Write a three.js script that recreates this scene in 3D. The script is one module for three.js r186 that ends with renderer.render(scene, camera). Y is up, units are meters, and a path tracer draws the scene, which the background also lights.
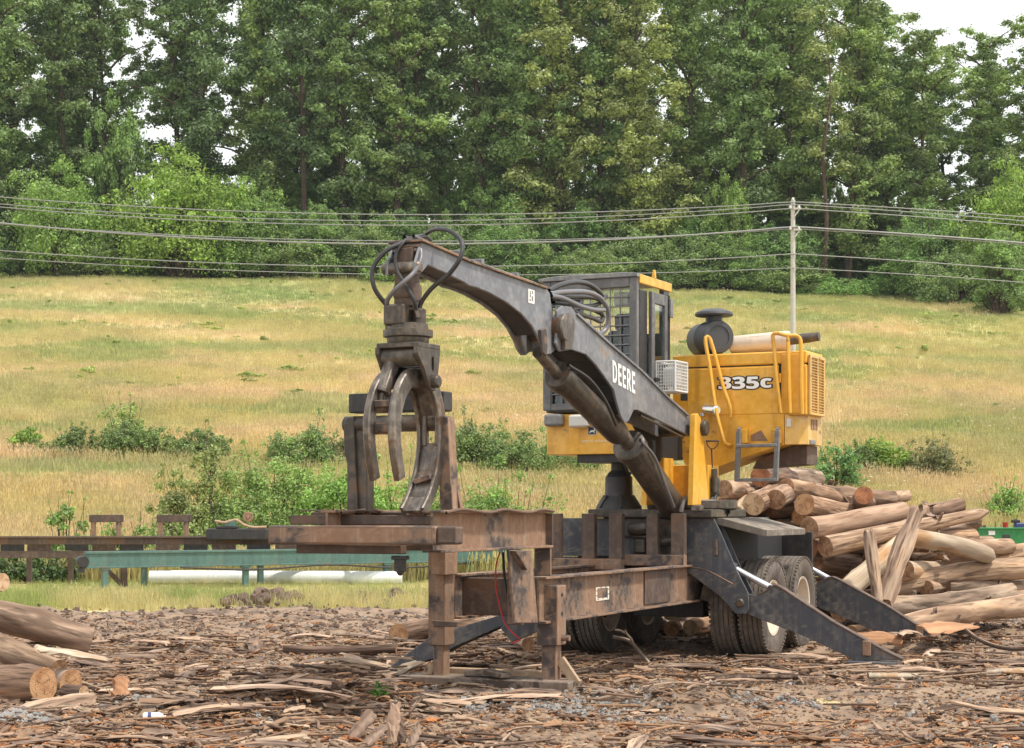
import * as THREE from 'three';
import { mergeGeometries, toCreasedNormals } from 'three/addons/utils/BufferGeometryUtils.js';
import { RoundedBoxGeometry } from 'three/addons/geometries/RoundedBoxGeometry.js';

// ---------- camera, sky, sun, exposure ----------
const FOCAL = 1800, EYE = 1.53, CX = 512, HORIZON = 512;
const scene = new THREE.Scene();
scene.fog = new THREE.FogExp2(0xe0e9f3, 0.00012); // the faint haze before the wood
const camera = new THREE.PerspectiveCamera(2 * Math.atan(374 / FOCAL) * 180 / Math.PI, 1024 / 748, 0.1, 3000);
camera.position.set(0, EYE, 0);
camera.lookAt(0, EYE, -10);
camera.setViewOffset(1024, 748, 0, HORIZON - 374 > 0 ? -(HORIZON - 374) : 0, 1024, 748);
camera.updateProjectionMatrix();
const renderer = new THREE.WebGLRenderer({ antialias: true });
renderer.setSize(1024, 748);
renderer.toneMapping = THREE.LinearToneMapping;
renderer.toneMappingExposure = 1.65;
renderer.shadowMap.enabled = true;
renderer.shadowMap.type = THREE.PCFSoftShadowMap;
{
  const w = 128, h = 64, d = new Float32Array(w * h * 4);
  for (let j = 0; j < h; j++) for (let i = 0; i < w; i++) {
    const el = ((j + 0.5) / h - 0.5) * Math.PI, k = Math.max(0, Math.sin(el));
    const l = 0.8 - 0.06 * k, o = (j * w + i) * 4;      // bright, even, thin overcast
    d[o] = l * 0.985; d[o + 1] = l; d[o + 2] = l * 1.03; d[o + 3] = 1;
  }
  const t = new THREE.DataTexture(d, w, h, THREE.RGBAFormat, THREE.FloatType);
  t.mapping = THREE.EquirectangularReflectionMapping; t.magFilter = THREE.LinearFilter; t.minFilter = THREE.LinearFilter; t.needsUpdate = true;
  scene.background = t; scene.environment = t;
}
const sun = new THREE.DirectionalLight(new THREE.Color(1, 0.94, 0.84), 2.7);
sun.position.set(26, 60, -8); sun.target.position.set(0, 0, -20);
sun.castShadow = true; sun.shadow.radius = 9; sun.shadow.mapSize.set(2048, 2048);
Object.assign(sun.shadow.camera, { left: -40, right: 40, top: 40, bottom: -40, near: 1, far: 200 });
scene.add(sun, sun.target);

// ---------- numbers and noise ----------
function rngOf(seed) { let s = seed | 0; return () => { s = (s + 0x6d2b79f5) | 0; let t = Math.imul(s ^ (s >>> 15), 1 | s); t = (t + Math.imul(t ^ (t >>> 7), 61 | t)) ^ t; return ((t ^ (t >>> 14)) >>> 0) / 4294967296; }; }
const clamp = (x, a = 0, b = 1) => Math.min(b, Math.max(a, x)), lerp = (a, b, t) => a + (b - a) * t;
const smooth = (a, b, x) => { const t = clamp((x - a) / (b - a)); return t * t * (3 - 2 * t); };
const mix3 = (a, b, t) => [lerp(a[0], b[0], t), lerp(a[1], b[1], t), lerp(a[2], b[2], t)];
function hash2(x, y, s) { let h = Math.imul(x | 0, 374761393) ^ Math.imul(y | 0, 668265263) ^ Math.imul(s | 0, 2147483647 ^ 0x5bd1e995); h = Math.imul(h ^ (h >>> 13), 1274126177); h ^= h >>> 16; return (h >>> 0) / 4294967296; }
function vnoise(x, y, s, px = 0, py = 0) {
  const xi = Math.floor(x), yi = Math.floor(y); let fx = x - xi, fy = y - yi; fx = fx * fx * (3 - 2 * fx); fy = fy * fy * (3 - 2 * fy);
  const mx = (v) => (px ? ((v % px) + px) % px : v), my = (v) => (py ? ((v % py) + py) % py : v);
  const a = hash2(mx(xi), my(yi), s), b = hash2(mx(xi + 1), my(yi), s), c = hash2(mx(xi), my(yi + 1), s), d = hash2(mx(xi + 1), my(yi + 1), s);
  return lerp(lerp(a, b, fx), lerp(c, d, fx), fy);
}
function fbm(x, y, s, oct = 4, px = 0, py = 0) { let v = 0, a = 0.5, n = 0; for (let i = 0; i < oct; i++) { v += a * vnoise(x, y, s + i * 17, px, py); n += a; a *= 0.5; x *= 2; y *= 2; px *= 2; py *= 2; } return v / n; }

// ---------- textures ----------
const toS = (c) => Math.round(255 * clamp(c <= 0.0031308 ? c * 12.92 : 1.055 * Math.pow(c, 1 / 2.4) - 0.055));
function tex(w, h, fn, color = true) {
  const d = new Uint8Array(w * h * 4);
  for (let y = 0; y < h; y++) for (let x = 0; x < w; x++) {
    const c = fn((x + 0.5) / w, (y + 0.5) / h), o = (y * w + x) * 4;
    for (let k = 0; k < 3; k++) d[o + k] = color ? toS(c[k]) : Math.round(255 * clamp(typeof c === 'number' ? c : c[k]));
    d[o + 3] = 255;
  }
  const t = new THREE.DataTexture(d, w, h, THREE.RGBAFormat, THREE.UnsignedByteType);
  t.wrapS = t.wrapT = THREE.RepeatWrapping; t.magFilter = THREE.LinearFilter; t.minFilter = THREE.LinearMipmapLinearFilter; t.generateMipmaps = true;
  if (color) t.colorSpace = THREE.SRGBColorSpace;
  t.needsUpdate = true; return t;
}
// worn paint over rust: n-scale per metre is set by the uv (1 unit = 1 m)
function wornPaint(seed, paint, rust, dust, o = {}) {
  const { wear = 0.66, dustiness = 0.35, streak = 0.25, scratch = 0.5, soft = 0.05, stain = 0 } = o;
  return tex(512, 512, (u, v) => {
    const big = fbm(u * 3, v * 3, seed, 5, 3, 3), fine = fbm(u * 24, v * 24, seed + 50, 3, 24, 24), st = fbm(u * 40, v * 2, seed + 90, 3, 40, 2);
    let c = mix3(paint, dust, clamp(dustiness * (0.2 + 1.5 * smooth(0.4, 0.75, big * 0.6 + fine * 0.4)) + streak * smooth(0.5, 0.8, st)));
    const w = big * 0.65 + fine * 0.35;
    c = mix3(c, rust, smooth(wear - soft, wear + soft, w));
    const sc = fbm(u * 6 + v * 10, v * 60 - u * 20, seed + 130, 2, 0, 0);
    c = mix3(c, dust, scratch * 0.5 * smooth(0.74, 0.8, sc));
    if (stain) { const dr = fbm(u * 13, v * 1.6, seed + 170, 4, 13, 0) * 0.7 + 0.3 * big; c = mix3(c, [c[0] * 0.42, c[1] * 0.36, c[2] * 0.4 + 0.01], stain * smooth(0.5, 0.7, dr)); }
    const k = 0.86 + 0.28 * fine; return [c[0] * k, c[1] * k, c[2] * k];
  });
}
function bark(seed, a, b, c, o = {}) {
  const { peel = 0.7, ridge = 1 } = o;
  return tex(512, 512, (u, v) => {
    const wob = 0.35 * fbm(u * 4, v * 6, seed + 5, 3, 4, 6);
    const r = fbm((u + wob * 0.12) * 22, v * 5, seed, 4, 0, 5), blotch = fbm(u * 7, v * 3, seed + 20, 5, 7, 3), crack = fbm(u * 34, v * 7, seed + 40, 3, 34, 7);
    let k = mix3(a, b, smooth(0.35, 0.65, r * 0.6 + blotch * 0.4));
    k = mix3(k, c, smooth(peel - 0.08, peel + 0.1, blotch * 0.75 + crack * 0.25));
    const m = (0.7 + 0.6 * r * ridge + 0.3 * (1 - ridge)) * (1 - 0.5 * smooth(0.6, 0.74, crack) * ridge);
    return [k[0] * m, k[1] * m, k[2] * m];
  });
}
const barkHeight = tex(512, 512, (u, v) => fbm((u + 0.04 * fbm(u * 4, v * 6, 305, 3, 4, 6)) * 22, v * 5, 300, 4, 22, 5) * 0.6 + 0.4 * fbm(u * 26, v * 10, 330, 4, 26, 10), false);
const grit = tex(512, 512, (u, v) => fbm(u * 30, v * 30, 710, 4, 30, 30), false);
function endGrain(seed, pale, dark) {
  return tex(256, 256, (u, v) => {
    const x = u - 0.5 + 0.05 * (fbm(u * 3, v * 3, seed, 3) - 0.5), y = v - 0.5 + 0.05 * (fbm(u * 3, v * 3, seed + 9, 3) - 0.5), r = Math.hypot(x, y) * 2, an = Math.atan2(y, x);
    const ring = 0.5 + 0.5 * Math.sin(r * 60 + 4 * fbm(u * 5, v * 5, seed + 3, 2)), patch = fbm(u * 4, v * 4, seed + 12, 4), saw = fbm(u * 50, v * 4, seed + 15, 2);
    let c = mix3(pale, dark, clamp(0.25 * ring + 0.75 * smooth(0.38, 0.7, patch) + 0.4 * smooth(0.2, 0.0, r)));
    const cr = smooth(0.93, 1, Math.sin(an * 3 + 6 * fbm(r * 3, seed, seed, 2) + seed)) * smooth(0.05, 0.2, r) * smooth(0.95, 0.6, r);
    c = mix3(c, [0.06, 0.035, 0.02], 0.7 * cr); c = mix3(c, dark, 0.6 * smooth(0.9, 1.0, r));
    const k = 0.82 + 0.36 * saw; return [c[0] * k, c[1] * k, c[2] * k];
  });
}
const mudTex = tex(1024, 1024, (u, v) => {
  const a = fbm(u * 5, v * 5, 801, 5, 5, 5), b = fbm(u * 40, v * 40, 822, 4, 40, 40), w = fbm(u * 9, v * 9, 843, 4, 9, 9);
  let c = mix3([0.165, 0.11, 0.072], [0.29, 0.205, 0.138], smooth(0.3, 0.7, a * 0.5 + b * 0.5));
  c = mix3(c, [0.07, 0.048, 0.038], 0.8 * smooth(0.55, 0.72, w)); c = mix3(c, [0.27, 0.15, 0.075], 0.7 * smooth(0.64, 0.75, b));
  return c;
});
const soilBump = tex(512, 512, (u, v) => fbm(u * 12, v * 12, 911, 6, 12, 12), false);

const std = (o) => new THREE.MeshStandardMaterial(o);
const col = (r, g, b) => new THREE.Color().setRGB(r, g, b);
function painted(map, o = {}) { return std({ map, bumpMap: grit, bumpScale: 0.002, roughness: 0.55, metalness: 0.05, ...o }); }
const RUST = [0.15, 0.075, 0.045], DUST = [0.30, 0.235, 0.18];
const M = {
  boom: painted(wornPaint(11, [0.145, 0.152, 0.172], [0.25, 0.14, 0.08], [0.26, 0.262, 0.27], { wear: 0.7, dustiness: 0.45, streak: 0.3 }), { roughness: 0.42 }),
  navy: painted(wornPaint(12, [0.05, 0.057, 0.074], RUST, [0.21, 0.185, 0.155], { wear: 0.67, dustiness: 0.45, streak: 0.2, scratch: 0.9 }), { roughness: 0.45 }),
  black: painted(wornPaint(13, [0.022, 0.022, 0.024], [0.08, 0.05, 0.035], [0.07, 0.062, 0.055], { wear: 0.74, dustiness: 0.3 }), { roughness: 0.5 }),
  grease: painted(wornPaint(14, [0.045, 0.037, 0.03], [0.12, 0.07, 0.045], [0.16, 0.13, 0.10], { wear: 0.66, dustiness: 0.4 }), { roughness: 0.42, metalness: 0.25 }),
  yellow: painted(wornPaint(15, [0.82, 0.415, 0.026], [0.28, 0.14, 0.05], [0.72, 0.48, 0.17], { wear: 0.74, dustiness: 0.22, streak: 0.15, scratch: 0.35, stain: 0.4 }), { roughness: 0.42 }),
  yellowPale: painted(wornPaint(16, [0.74, 0.43, 0.09], [0.28, 0.17, 0.09], [0.6, 0.46, 0.24], { wear: 0.72, dustiness: 0.4, streak: 0.3, stain: 0.3 }), { roughness: 0.5 }),
  rust: painted(wornPaint(17, [0.24, 0.135, 0.082], [0.07, 0.056, 0.052], [0.42, 0.28, 0.185], { wear: 0.57, dustiness: 0.7, streak: 0.45, soft: 0.14 }), { roughness: 0.85, metalness: 0, bumpScale: 0.004 }),
  rustDark: painted(wornPaint(18, [0.088, 0.057, 0.045], [0.155, 0.08, 0.045], [0.155, 0.12, 0.095], { wear: 0.6, dustiness: 0.6, soft: 0.12 }), { roughness: 0.75, bumpScale: 0.004 }),
  steel: painted(wornPaint(19, [0.085, 0.07, 0.06], [0.13, 0.075, 0.045], [0.26, 0.225, 0.19], { wear: 0.62, dustiness: 0.5, streak: 0.5 }), { roughness: 0.4, metalness: 0.55 }),
  grey: painted(wornPaint(20, [0.16, 0.165, 0.172], [0.2, 0.15, 0.1], [0.3, 0.28, 0.26], { wear: 0.8 }), { roughness: 0.5 }),
  cabGrey: painted(wornPaint(21, [0.105, 0.105, 0.108], [0.15, 0.11, 0.08], [0.22, 0.21, 0.2], { wear: 0.8, dustiness: 0.3 }), { roughness: 0.5 }),
  deck: painted(wornPaint(22, [0.15, 0.13, 0.108], [0.12, 0.09, 0.07], [0.33, 0.28, 0.23], { wear: 0.62, dustiness: 0.7 }), { roughness: 0.85 }),
  cream: painted(wornPaint(23, [0.62, 0.53, 0.43], [0.4, 0.27, 0.17], [0.55, 0.44, 0.34], { wear: 0.68, dustiness: 0.5 }), { roughness: 0.6 }),
  teal: painted(wornPaint(24, [0.075, 0.155, 0.14], [0.13, 0.1, 0.07], [0.11, 0.2, 0.17], { wear: 0.68, dustiness: 0.3, stain: 0.3 }), { roughness: 0.55 }),
  green: painted(wornPaint(25, [0.018, 0.19, 0.05], [0.05, 0.09, 0.04], [0.06, 0.2, 0.08], { wear: 0.76, dustiness: 0.3 }), { roughness: 0.45 }),
  white: painted(wornPaint(26, [0.72, 0.72, 0.70], [0.4, 0.36, 0.3], [0.55, 0.52, 0.47], { wear: 0.8, dustiness: 0.3 }), { roughness: 0.6 }),
  pipe: painted(wornPaint(27, [0.74, 0.78, 0.75], [0.5, 0.5, 0.44], [0.6, 0.6, 0.55], { wear: 0.8, dustiness: 0.3 }), { roughness: 0.6 }),
  rubber: std({ color: col(0.032, 0.029, 0.027), roughness: 0.75, bumpMap: grit, bumpScale: 0.002 }),
  tyre: painted(wornPaint(28, [0.075, 0.062, 0.052], [0.12, 0.095, 0.075], [0.21, 0.175, 0.145], { wear: 0.6, dustiness: 0.75 }), { roughness: 0.9 }),
  hose: std({ color: col(0.03, 0.029, 0.03), roughness: 0.42, bumpMap: grit, bumpScale: 0.001 }),
  hoseGrey: std({ color: col(0.16, 0.155, 0.165), roughness: 0.38, metalness: 0.15 }),
  chrome: std({ color: col(0.78, 0.79, 0.82), roughness: 0.18, metalness: 0.85 }),
  plastic: std({ color: col(0.055, 0.058, 0.064), roughness: 0.5, bumpMap: grit, bumpScale: 0.001 }),
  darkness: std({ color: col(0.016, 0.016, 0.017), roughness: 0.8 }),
  seat: std({ color: col(0.03, 0.03, 0.033), roughness: 0.8 }),
  lens: new THREE.MeshPhysicalMaterial({ color: col(0.6, 0.58, 0.53), roughness: 0.25, clearcoat: 0.6 }),
  glass: new THREE.MeshPhysicalMaterial({ color: col(0.86, 0.9, 0.88), roughness: 0.04, transmission: 1, thickness: 0, ior: 1.5 }),
  red: std({ color: col(0.5, 0.03, 0.035), roughness: 0.5 }),
  blue: std({ color: col(0.035, 0.05, 0.16), roughness: 0.5 }),
  whitePaint: std({ color: col(0.8, 0.8, 0.78), roughness: 0.6 }),
  pole: painted(wornPaint(29, [0.52, 0.49, 0.43], [0.36, 0.32, 0.27], [0.5, 0.48, 0.44], { wear: 0.72, dustiness: 0.4 }), { roughness: 0.85 }),
  wire: std({ color: col(0.27, 0.27, 0.26), roughness: 0.5, metalness: 0.2 }),
  plank: painted(wornPaint(30, [0.17, 0.125, 0.095], [0.08, 0.058, 0.045], [0.28, 0.22, 0.175], { wear: 0.6, dustiness: 0.7, streak: 0.5 }), { roughness: 0.95 }),
  plankPale: painted(wornPaint(31, [0.36, 0.245, 0.155], [0.17, 0.11, 0.07], [0.45, 0.34, 0.23], { wear: 0.62, dustiness: 0.6, streak: 0.5 }), { roughness: 0.95 }),
};
const barkMat = (map, scale = 0.026) => std({ map, bumpMap: barkHeight, bumpScale: scale, roughness: 0.95 });
const BARK = {
  tan: barkMat(bark(41, [0.255, 0.165, 0.11], [0.39, 0.28, 0.2], [0.48, 0.325, 0.21], { peel: 0.62 })),
  brown: barkMat(bark(42, [0.16, 0.105, 0.075], [0.31, 0.22, 0.165], [0.40, 0.28, 0.19], { peel: 0.66 })),
  grey: barkMat(bark(43, [0.225, 0.155, 0.108], [0.355, 0.265, 0.195], [0.44, 0.315, 0.21], { peel: 0.68 })),
  pale: barkMat(bark(44, [0.38, 0.305, 0.225], [0.52, 0.44, 0.335], [0.46, 0.28, 0.15], { peel: 0.60, ridge: 0.35 }), 0.005),
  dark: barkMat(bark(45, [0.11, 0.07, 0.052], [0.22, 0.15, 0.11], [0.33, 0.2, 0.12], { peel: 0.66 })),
  peeled: barkMat(bark(46, [0.41, 0.275, 0.19], [0.52, 0.375, 0.275], [0.34, 0.215, 0.145], { peel: 0.64, ridge: 0.3 }), 0.004),
};
const END = {
  orange: std({ map: endGrain(61, [0.56, 0.33, 0.17], [0.36, 0.175, 0.08]), roughness: 0.9, bumpMap: grit, bumpScale: 0.003 }),
  brown: std({ map: endGrain(62, [0.42, 0.25, 0.14], [0.24, 0.125, 0.065]), roughness: 0.9, bumpMap: grit, bumpScale: 0.003 }),
  pale: std({ map: endGrain(63, [0.66, 0.47, 0.29], [0.45, 0.27, 0.14]), roughness: 0.9, bumpMap: grit, bumpScale: 0.003 }),
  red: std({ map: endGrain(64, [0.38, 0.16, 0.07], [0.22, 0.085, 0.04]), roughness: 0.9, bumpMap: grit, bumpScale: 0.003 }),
};

// ---------- naming ----------
const used = new Set();
function numbered(name) { let n = name; for (let i = 1; used.has(n); i++) n = name + '_' + String(i).padStart(3, '0'); used.add(n); return n; }
function tag(o, label, category, group, kind) { if (label) o.userData.label = label; if (category) o.userData.category = category; if (group) o.userData.group = group; if (kind) o.userData.kind = kind; return o; }
function thing(name, label, category, [x, y, z] = [0, 0, 0], turn = 0, group) {
  const g = new THREE.Group(); g.name = numbered(name); g.position.set(x, y, z); g.rotation.y = turn; scene.add(g);
  return tag(g, label, category, group);
}
const shade = (m) => { m.castShadow = true; m.receiveShadow = true; return m; };
// triplanar-like uv in metres
function boxUV(g) {
  const p = g.attributes.position, n = g.attributes.normal, uv = new Float32Array(p.count * 2);
  for (let i = 0; i < p.count; i++) {
    const ax = Math.abs(n.getX(i)), ay = Math.abs(n.getY(i)), az = Math.abs(n.getZ(i)), x = p.getX(i), y = p.getY(i), z = p.getZ(i);
    const [u, v] = ax >= ay && ax >= az ? [z, y] : ay >= az ? [x, z] : [x, y];
    uv[2 * i] = u * 0.8 + 0.37; uv[2 * i + 1] = v * 0.8 + 0.21;
  }
  g.setAttribute('uv', new THREE.BufferAttribute(uv, 2)); return g;
}
function clean(g) { const q = g.index ? g.toNonIndexed() : g.clone(); for (const k of Object.keys(q.attributes)) if (!['position', 'normal', 'uv'].includes(k)) q.deleteAttribute(k); if (!q.attributes.normal) q.computeVertexNormals(); if (!q.attributes.uv) boxUV(q); return q; }
function part(name, geos, material, parent, keepUV) {
  geos = Array.isArray(geos) ? geos.flat(3) : [geos];
  const g = geos.length > 1 ? mergeGeometries(geos.map(clean)) : clean(geos[0]);
  if (!keepUV) boxUV(g);
  const m = shade(new THREE.Mesh(g, material)); m.name = parent === scene ? numbered(name) : name; parent.add(m); return m;
}

// ---------- geometry ----------
const V = (x, y, z) => new THREE.Vector3(x, y, z);
function box(x0, x1, y0, y1, z0, z1, r = 0.008) {
  const w = Math.abs(x1 - x0), h = Math.abs(y1 - y0), d = Math.abs(z1 - z0), rr = Math.min(r, w * 0.4, h * 0.4, d * 0.4);
  return new RoundedBoxGeometry(w, h, d, 1, rr).translate((x0 + x1) / 2, (y0 + y1) / 2, (z0 + z1) / 2);
}
function place(g, a, b) { // geometry along +y of unit span moved onto a->b
  const d = b.clone().sub(a), q = new THREE.Quaternion().setFromUnitVectors(V(0, 1, 0), d.clone().normalize());
  return g.applyQuaternion(q).translate((a.x + b.x) / 2, (a.y + b.y) / 2, (a.z + b.z) / 2);
}
function bar(a, b, w, h, up) { // square bar from a to b
  const d = b.clone().sub(a), L = d.length(), y = d.normalize(), ref = up || (Math.abs(y.y) > 0.9 ? V(0, 0, 1) : V(0, 1, 0));
  const x = new THREE.Vector3().crossVectors(y, ref).normalize(), z = new THREE.Vector3().crossVectors(x, y);
  const m = new THREE.Matrix4().makeBasis(x, y, z).setPosition((a.x + b.x) / 2, (a.y + b.y) / 2, (a.z + b.z) / 2);
  return new RoundedBoxGeometry(w, L, h, 1, Math.min(0.006, w * 0.3, h * 0.3)).applyMatrix4(m);
}
function cyl(a, b, r0, r1 = r0, n = 20) { return place(new THREE.CylinderGeometry(r1, r0, a.distanceTo(b), n), a, b); }
// a cylinder with chamfered rims
function drum(a, b, r, n = 24, c = 0.012) {
  const L = a.distanceTo(b), pts = [[0, -L / 2], [r - c, -L / 2], [r, -L / 2 + c], [r, L / 2 - c], [r - c, L / 2], [0, L / 2]].map(([x, y]) => new THREE.Vector2(x, y));
  return place(toCreasedNormals(new THREE.LatheGeometry(pts, n), 0.6), a, b);
}
function lathe(pts, n, a, b) { // profile [r, t] with t along a->b in metres from a
  const L = a.distanceTo(b); return place(toCreasedNormals(new THREE.LatheGeometry(pts.map(([r, t]) => new THREE.Vector2(r, t - L / 2)), n), 0.7), a, b);
}
function tube(pts, r, seg = 0, n = 8, closed = false) { return new THREE.TubeGeometry(new THREE.CatmullRomCurve3(pts, closed, 'centripetal'), seg || pts.length * 6, r, n, closed); }
// outline [[u,v]...] extruded; axis 'x': u is z, v is y, from x0 to x1; axis 'z': u is x, v is y; axis 'y': u is x, v is z
function plate(out, axis, t0, t1, holes = [], bevel = 0.005) {
  const lo = Math.min(t0, t1), hi = Math.max(t0, t1), bv = Math.min(bevel, (hi - lo) * 0.3);
  const s = new THREE.Shape(out.map(([u, v]) => new THREE.Vector2(u, v)));
  for (const h of holes) s.holes.push(new THREE.Path(h.map(([u, v]) => new THREE.Vector2(u, v))));
  const g = new THREE.ExtrudeGeometry(s, { depth: hi - lo - 2 * bv, bevelEnabled: true, bevelThickness: bv, bevelSize: bv, bevelOffset: -bv, bevelSegments: 1, curveSegments: 8 });
  g.translate(0, 0, lo + bv);
  const m = new THREE.Matrix4();
  if (axis === 'x') m.makeBasis(V(0, 0, 1), V(0, 1, 0), V(1, 0, 0));
  else if (axis === 'y') m.makeBasis(V(1, 0, 0), V(0, 0, 1), V(0, 1, 0));
  if (axis !== 'z') {
    g.applyMatrix4(m); // left-handed: flip winding
    const p = g.attributes.position.array; for (let i = 0; i < p.length; i += 9) for (let k = 0; k < 3; k++) { const t = p[i + 3 + k]; p[i + 3 + k] = p[i + 6 + k]; p[i + 6 + k] = t; }
    g.computeVertexNormals();
  }
  return g;
}
// a frame turned about y: pixel of the photograph + one known local coordinate -> local point
class Frame {
  constructor(ox, oz, deg) { this.ox = ox; this.oz = oz; this.t = deg * Math.PI / 180; this.s = Math.sin(this.t); this.c = Math.cos(this.t); }
  loc(d, k, m) { const rx = k * d - this.ox, rz = -d - this.oz; return V(this.c * rx + this.s * rz, EYE + m * d, -this.s * rx + this.c * rz); }
  fz(px, py, z) { const k = (px - CX) / FOCAL, m = (HORIZON - py) / FOCAL; return this.loc((this.s * this.ox - this.c * this.oz - z) / (this.s * k + this.c), k, m); }
  fx(px, py, x) { const k = (px - CX) / FOCAL, m = (HORIZON - py) / FOCAL; return this.loc((x + this.c * this.ox + this.s * this.oz) / (this.c * k - this.s), k, m); }
  zs(list, z) { return list.map(([px, py]) => { const p = this.fz(px, py, z); return [p.x, p.y]; }); }
  xs(list, x) { return list.map(([px, py]) => { const p = this.fx(px, py, x); return [p.z, p.y]; }); }
  world(p) { return V(this.ox + p.x * this.c - p.z * this.s, p.y, this.oz + p.x * this.s + p.z * this.c); }
}
const at = (px, py, d) => V((px - CX) / FOCAL * d, EYE + (HORIZON - py) / FOCAL * d, -d);
const T = new Frame(1.77, -19.5, 24), U = new Frame(1.77 - 0.15 * T.s, -19.5 + 0.15 * T.c, 26);

// ---------- the ground ----------
function hill(x, d) {
  const e = d - 46 - 3 * Math.sin(x * 0.05);
  let h = e < 0 ? 0 : e < 12 ? 0.198 * e * e / 24 : 0.198 * (e - 6);
  if (d > 172) h -= 0.16 * (d - 172);
  h -= 0.0008 * Math.max(0, x - 10) ** 2 * smooth(60, 160, d);
  return h + (e > 0 ? smooth(0, 20, e) * 0.5 * (fbm(x * 0.05 + 50, d * 0.04, 5, 3) - 0.5) * 2 : 0);
}
const heap = (x, d) => 0.13 * smooth(0.53, 0.75, fbm(x * 0.8 + 13, d * 0.7 + 4, 61, 3)) * smooth(0, 1, (22 - d) / 3) * smooth(12.6, 14, d) * (1 - smooth(1.6, 0.9, Math.hypot((x + 0.1) * 1.1, (d - 15.2) * 0.9)));
const yardHeight = (x, d) => heap(x, d) + 0.16 * (fbm(x * 0.6 + 20, d * 0.6, 7, 4) - 0.5) + 0.07 * (fbm(x * 3 + 9, d * 3, 8, 3) - 0.5) + 0.10 * smooth(23, 28, d) * (fbm(x * 1.2, d * 1.2, 9, 3) - 0.4) + 0.13 * smooth(18.5, 22, d) * (fbm(x * 4.2, d * 3, 10, 4) - 0.5);
function groundAt(px, py) { // where the pixel's ray meets the ground
  const k = (px - CX) / FOCAL, m = (HORIZON - py) / FOCAL; let d = 9;
  for (; d < 260; d += 0.25) if (EYE + m * d < hill(k * d, d)) break;
  return V(k * d, hill(k * d, d), -d);
}
const fieldColor = (x, d) => {
  const n = fbm(x * 0.11 + 31, d * 0.14, 21, 5), n2 = fbm(x * 0.3 + 7, d * 0.4, 22, 4), g = fbm(x * 0.09 + 80, d * 0.12 + 3, 23, 5), far = smooth(62, 165, d);
  let c = mix3([0.66, 0.54, 0.25], [0.71, 0.55, 0.32], smooth(0.3, 0.7, n2));           // dry straw, pinkish seed heads
  c = mix3(c, [0.46, 0.445, 0.145], clamp(smooth(0.25, 0.72, n) * (0.4 + 0.45 * far)));          // yellow-green
  c = mix3(c, [0.28, 0.37, 0.115], smooth(0.52, 0.72, g) * (0.3 + 0.4 * far));                  // green weeds
  c = mix3(c, [0.36, 0.4, 0.13], 0.6 * smooth(135, 168, d));
  return c;
};
function sheet(name, xs, ds, height, color, material, kind) {
  const pos = [], cols = [], uv = [], idx = [];
  ds.forEach((d, j) => xs.forEach((f, i) => { const x = f * Math.max(d, 24) * 0.5; pos.push(x, height(x, d), -d); uv.push(x * 0.45, d * 0.45); if (color) cols.push(...color(x, d)); }));
  const w = xs.length;
  for (let j = 0; j + 1 < ds.length; j++) for (let i = 0; i + 1 < w; i++) { const a = j * w + i; idx.push(a, a + 1, a + w, a + 1, a + w + 1, a + w); }
  const g = new THREE.BufferGeometry();
  g.setAttribute('position', new THREE.Float32BufferAttribute(pos, 3)); g.setAttribute('uv', new THREE.Float32BufferAttribute(uv, 2));
  if (color) g.setAttribute('color', new THREE.Float32BufferAttribute(cols, 3));
  g.setIndex(idx); g.computeVertexNormals();
  const m = shade(new THREE.Mesh(g, material)); m.name = numbered(name); scene.add(m); m.userData.kind = 'structure'; return m;
}
{
  const lin = (a, b, n) => Array.from({ length: n }, (_, i) => a + (b - a) * i / (n - 1));
  const ds = [...lin(-30, 25, 12), ...lin(26, 60, 50), ...lin(61.5, 200, 80), ...lin(210, 900, 24)];
  sheet('field', lin(-3, 3, 181), ds, (x, d) => hill(x, d) - 0.06, (x, d) => fieldColor(x, d).map((v) => v * 0.8), std({ vertexColors: true, roughness: 1, bumpMap: soilBump, bumpScale: 0.05 }));
  const xs = lin(-0.95, 0.95, 260), dd = []; for (let d = 6; d < 30.6; d *= 1.0065) dd.push(d);
  const edge = (x) => 28.4 + 1.5 * (fbm(x * 0.25 + 4, 3, 31, 3) - 0.5) + 1.3 * (fbm(x * 1.1, 8, 32, 3) - 0.5);
  sheet('yard_mud', xs, dd, (x, d) => yardHeight(x, d) - 0.45 * smooth(edge(x) - 0.2, edge(x) + 1.2, d), null, std({ map: mudTex, roughness: 0.85, bumpMap: soilBump, bumpScale: 0.05 }));
}
// ---------- decals (flat print) ----------
function decal(w, h, draw, a, b, c, name, parent, rough = 0.5) { // quad with corners a (bottom left), b (bottom right), c (top left)
  const cv = document.createElement('canvas'); cv.width = w; cv.height = h; draw(cv.getContext('2d'), w, h);
  const t = new THREE.CanvasTexture(cv); t.colorSpace = THREE.SRGBColorSpace; t.magFilter = THREE.LinearFilter;
  const g = new THREE.BufferGeometry(), d = b.clone().add(c).sub(a);
  g.setAttribute('position', new THREE.Float32BufferAttribute([...a, ...b, ...d, ...a, ...d, ...c], 3));
  g.setAttribute('uv', new THREE.Float32BufferAttribute([0, 0, 1, 0, 1, 1, 0, 0, 1, 1, 0, 1], 2)); g.computeVertexNormals();
  return part(name, g, std({ map: t, alphaTest: 0.5, roughness: rough, side: THREE.DoubleSide }), parent, true);
}

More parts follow.
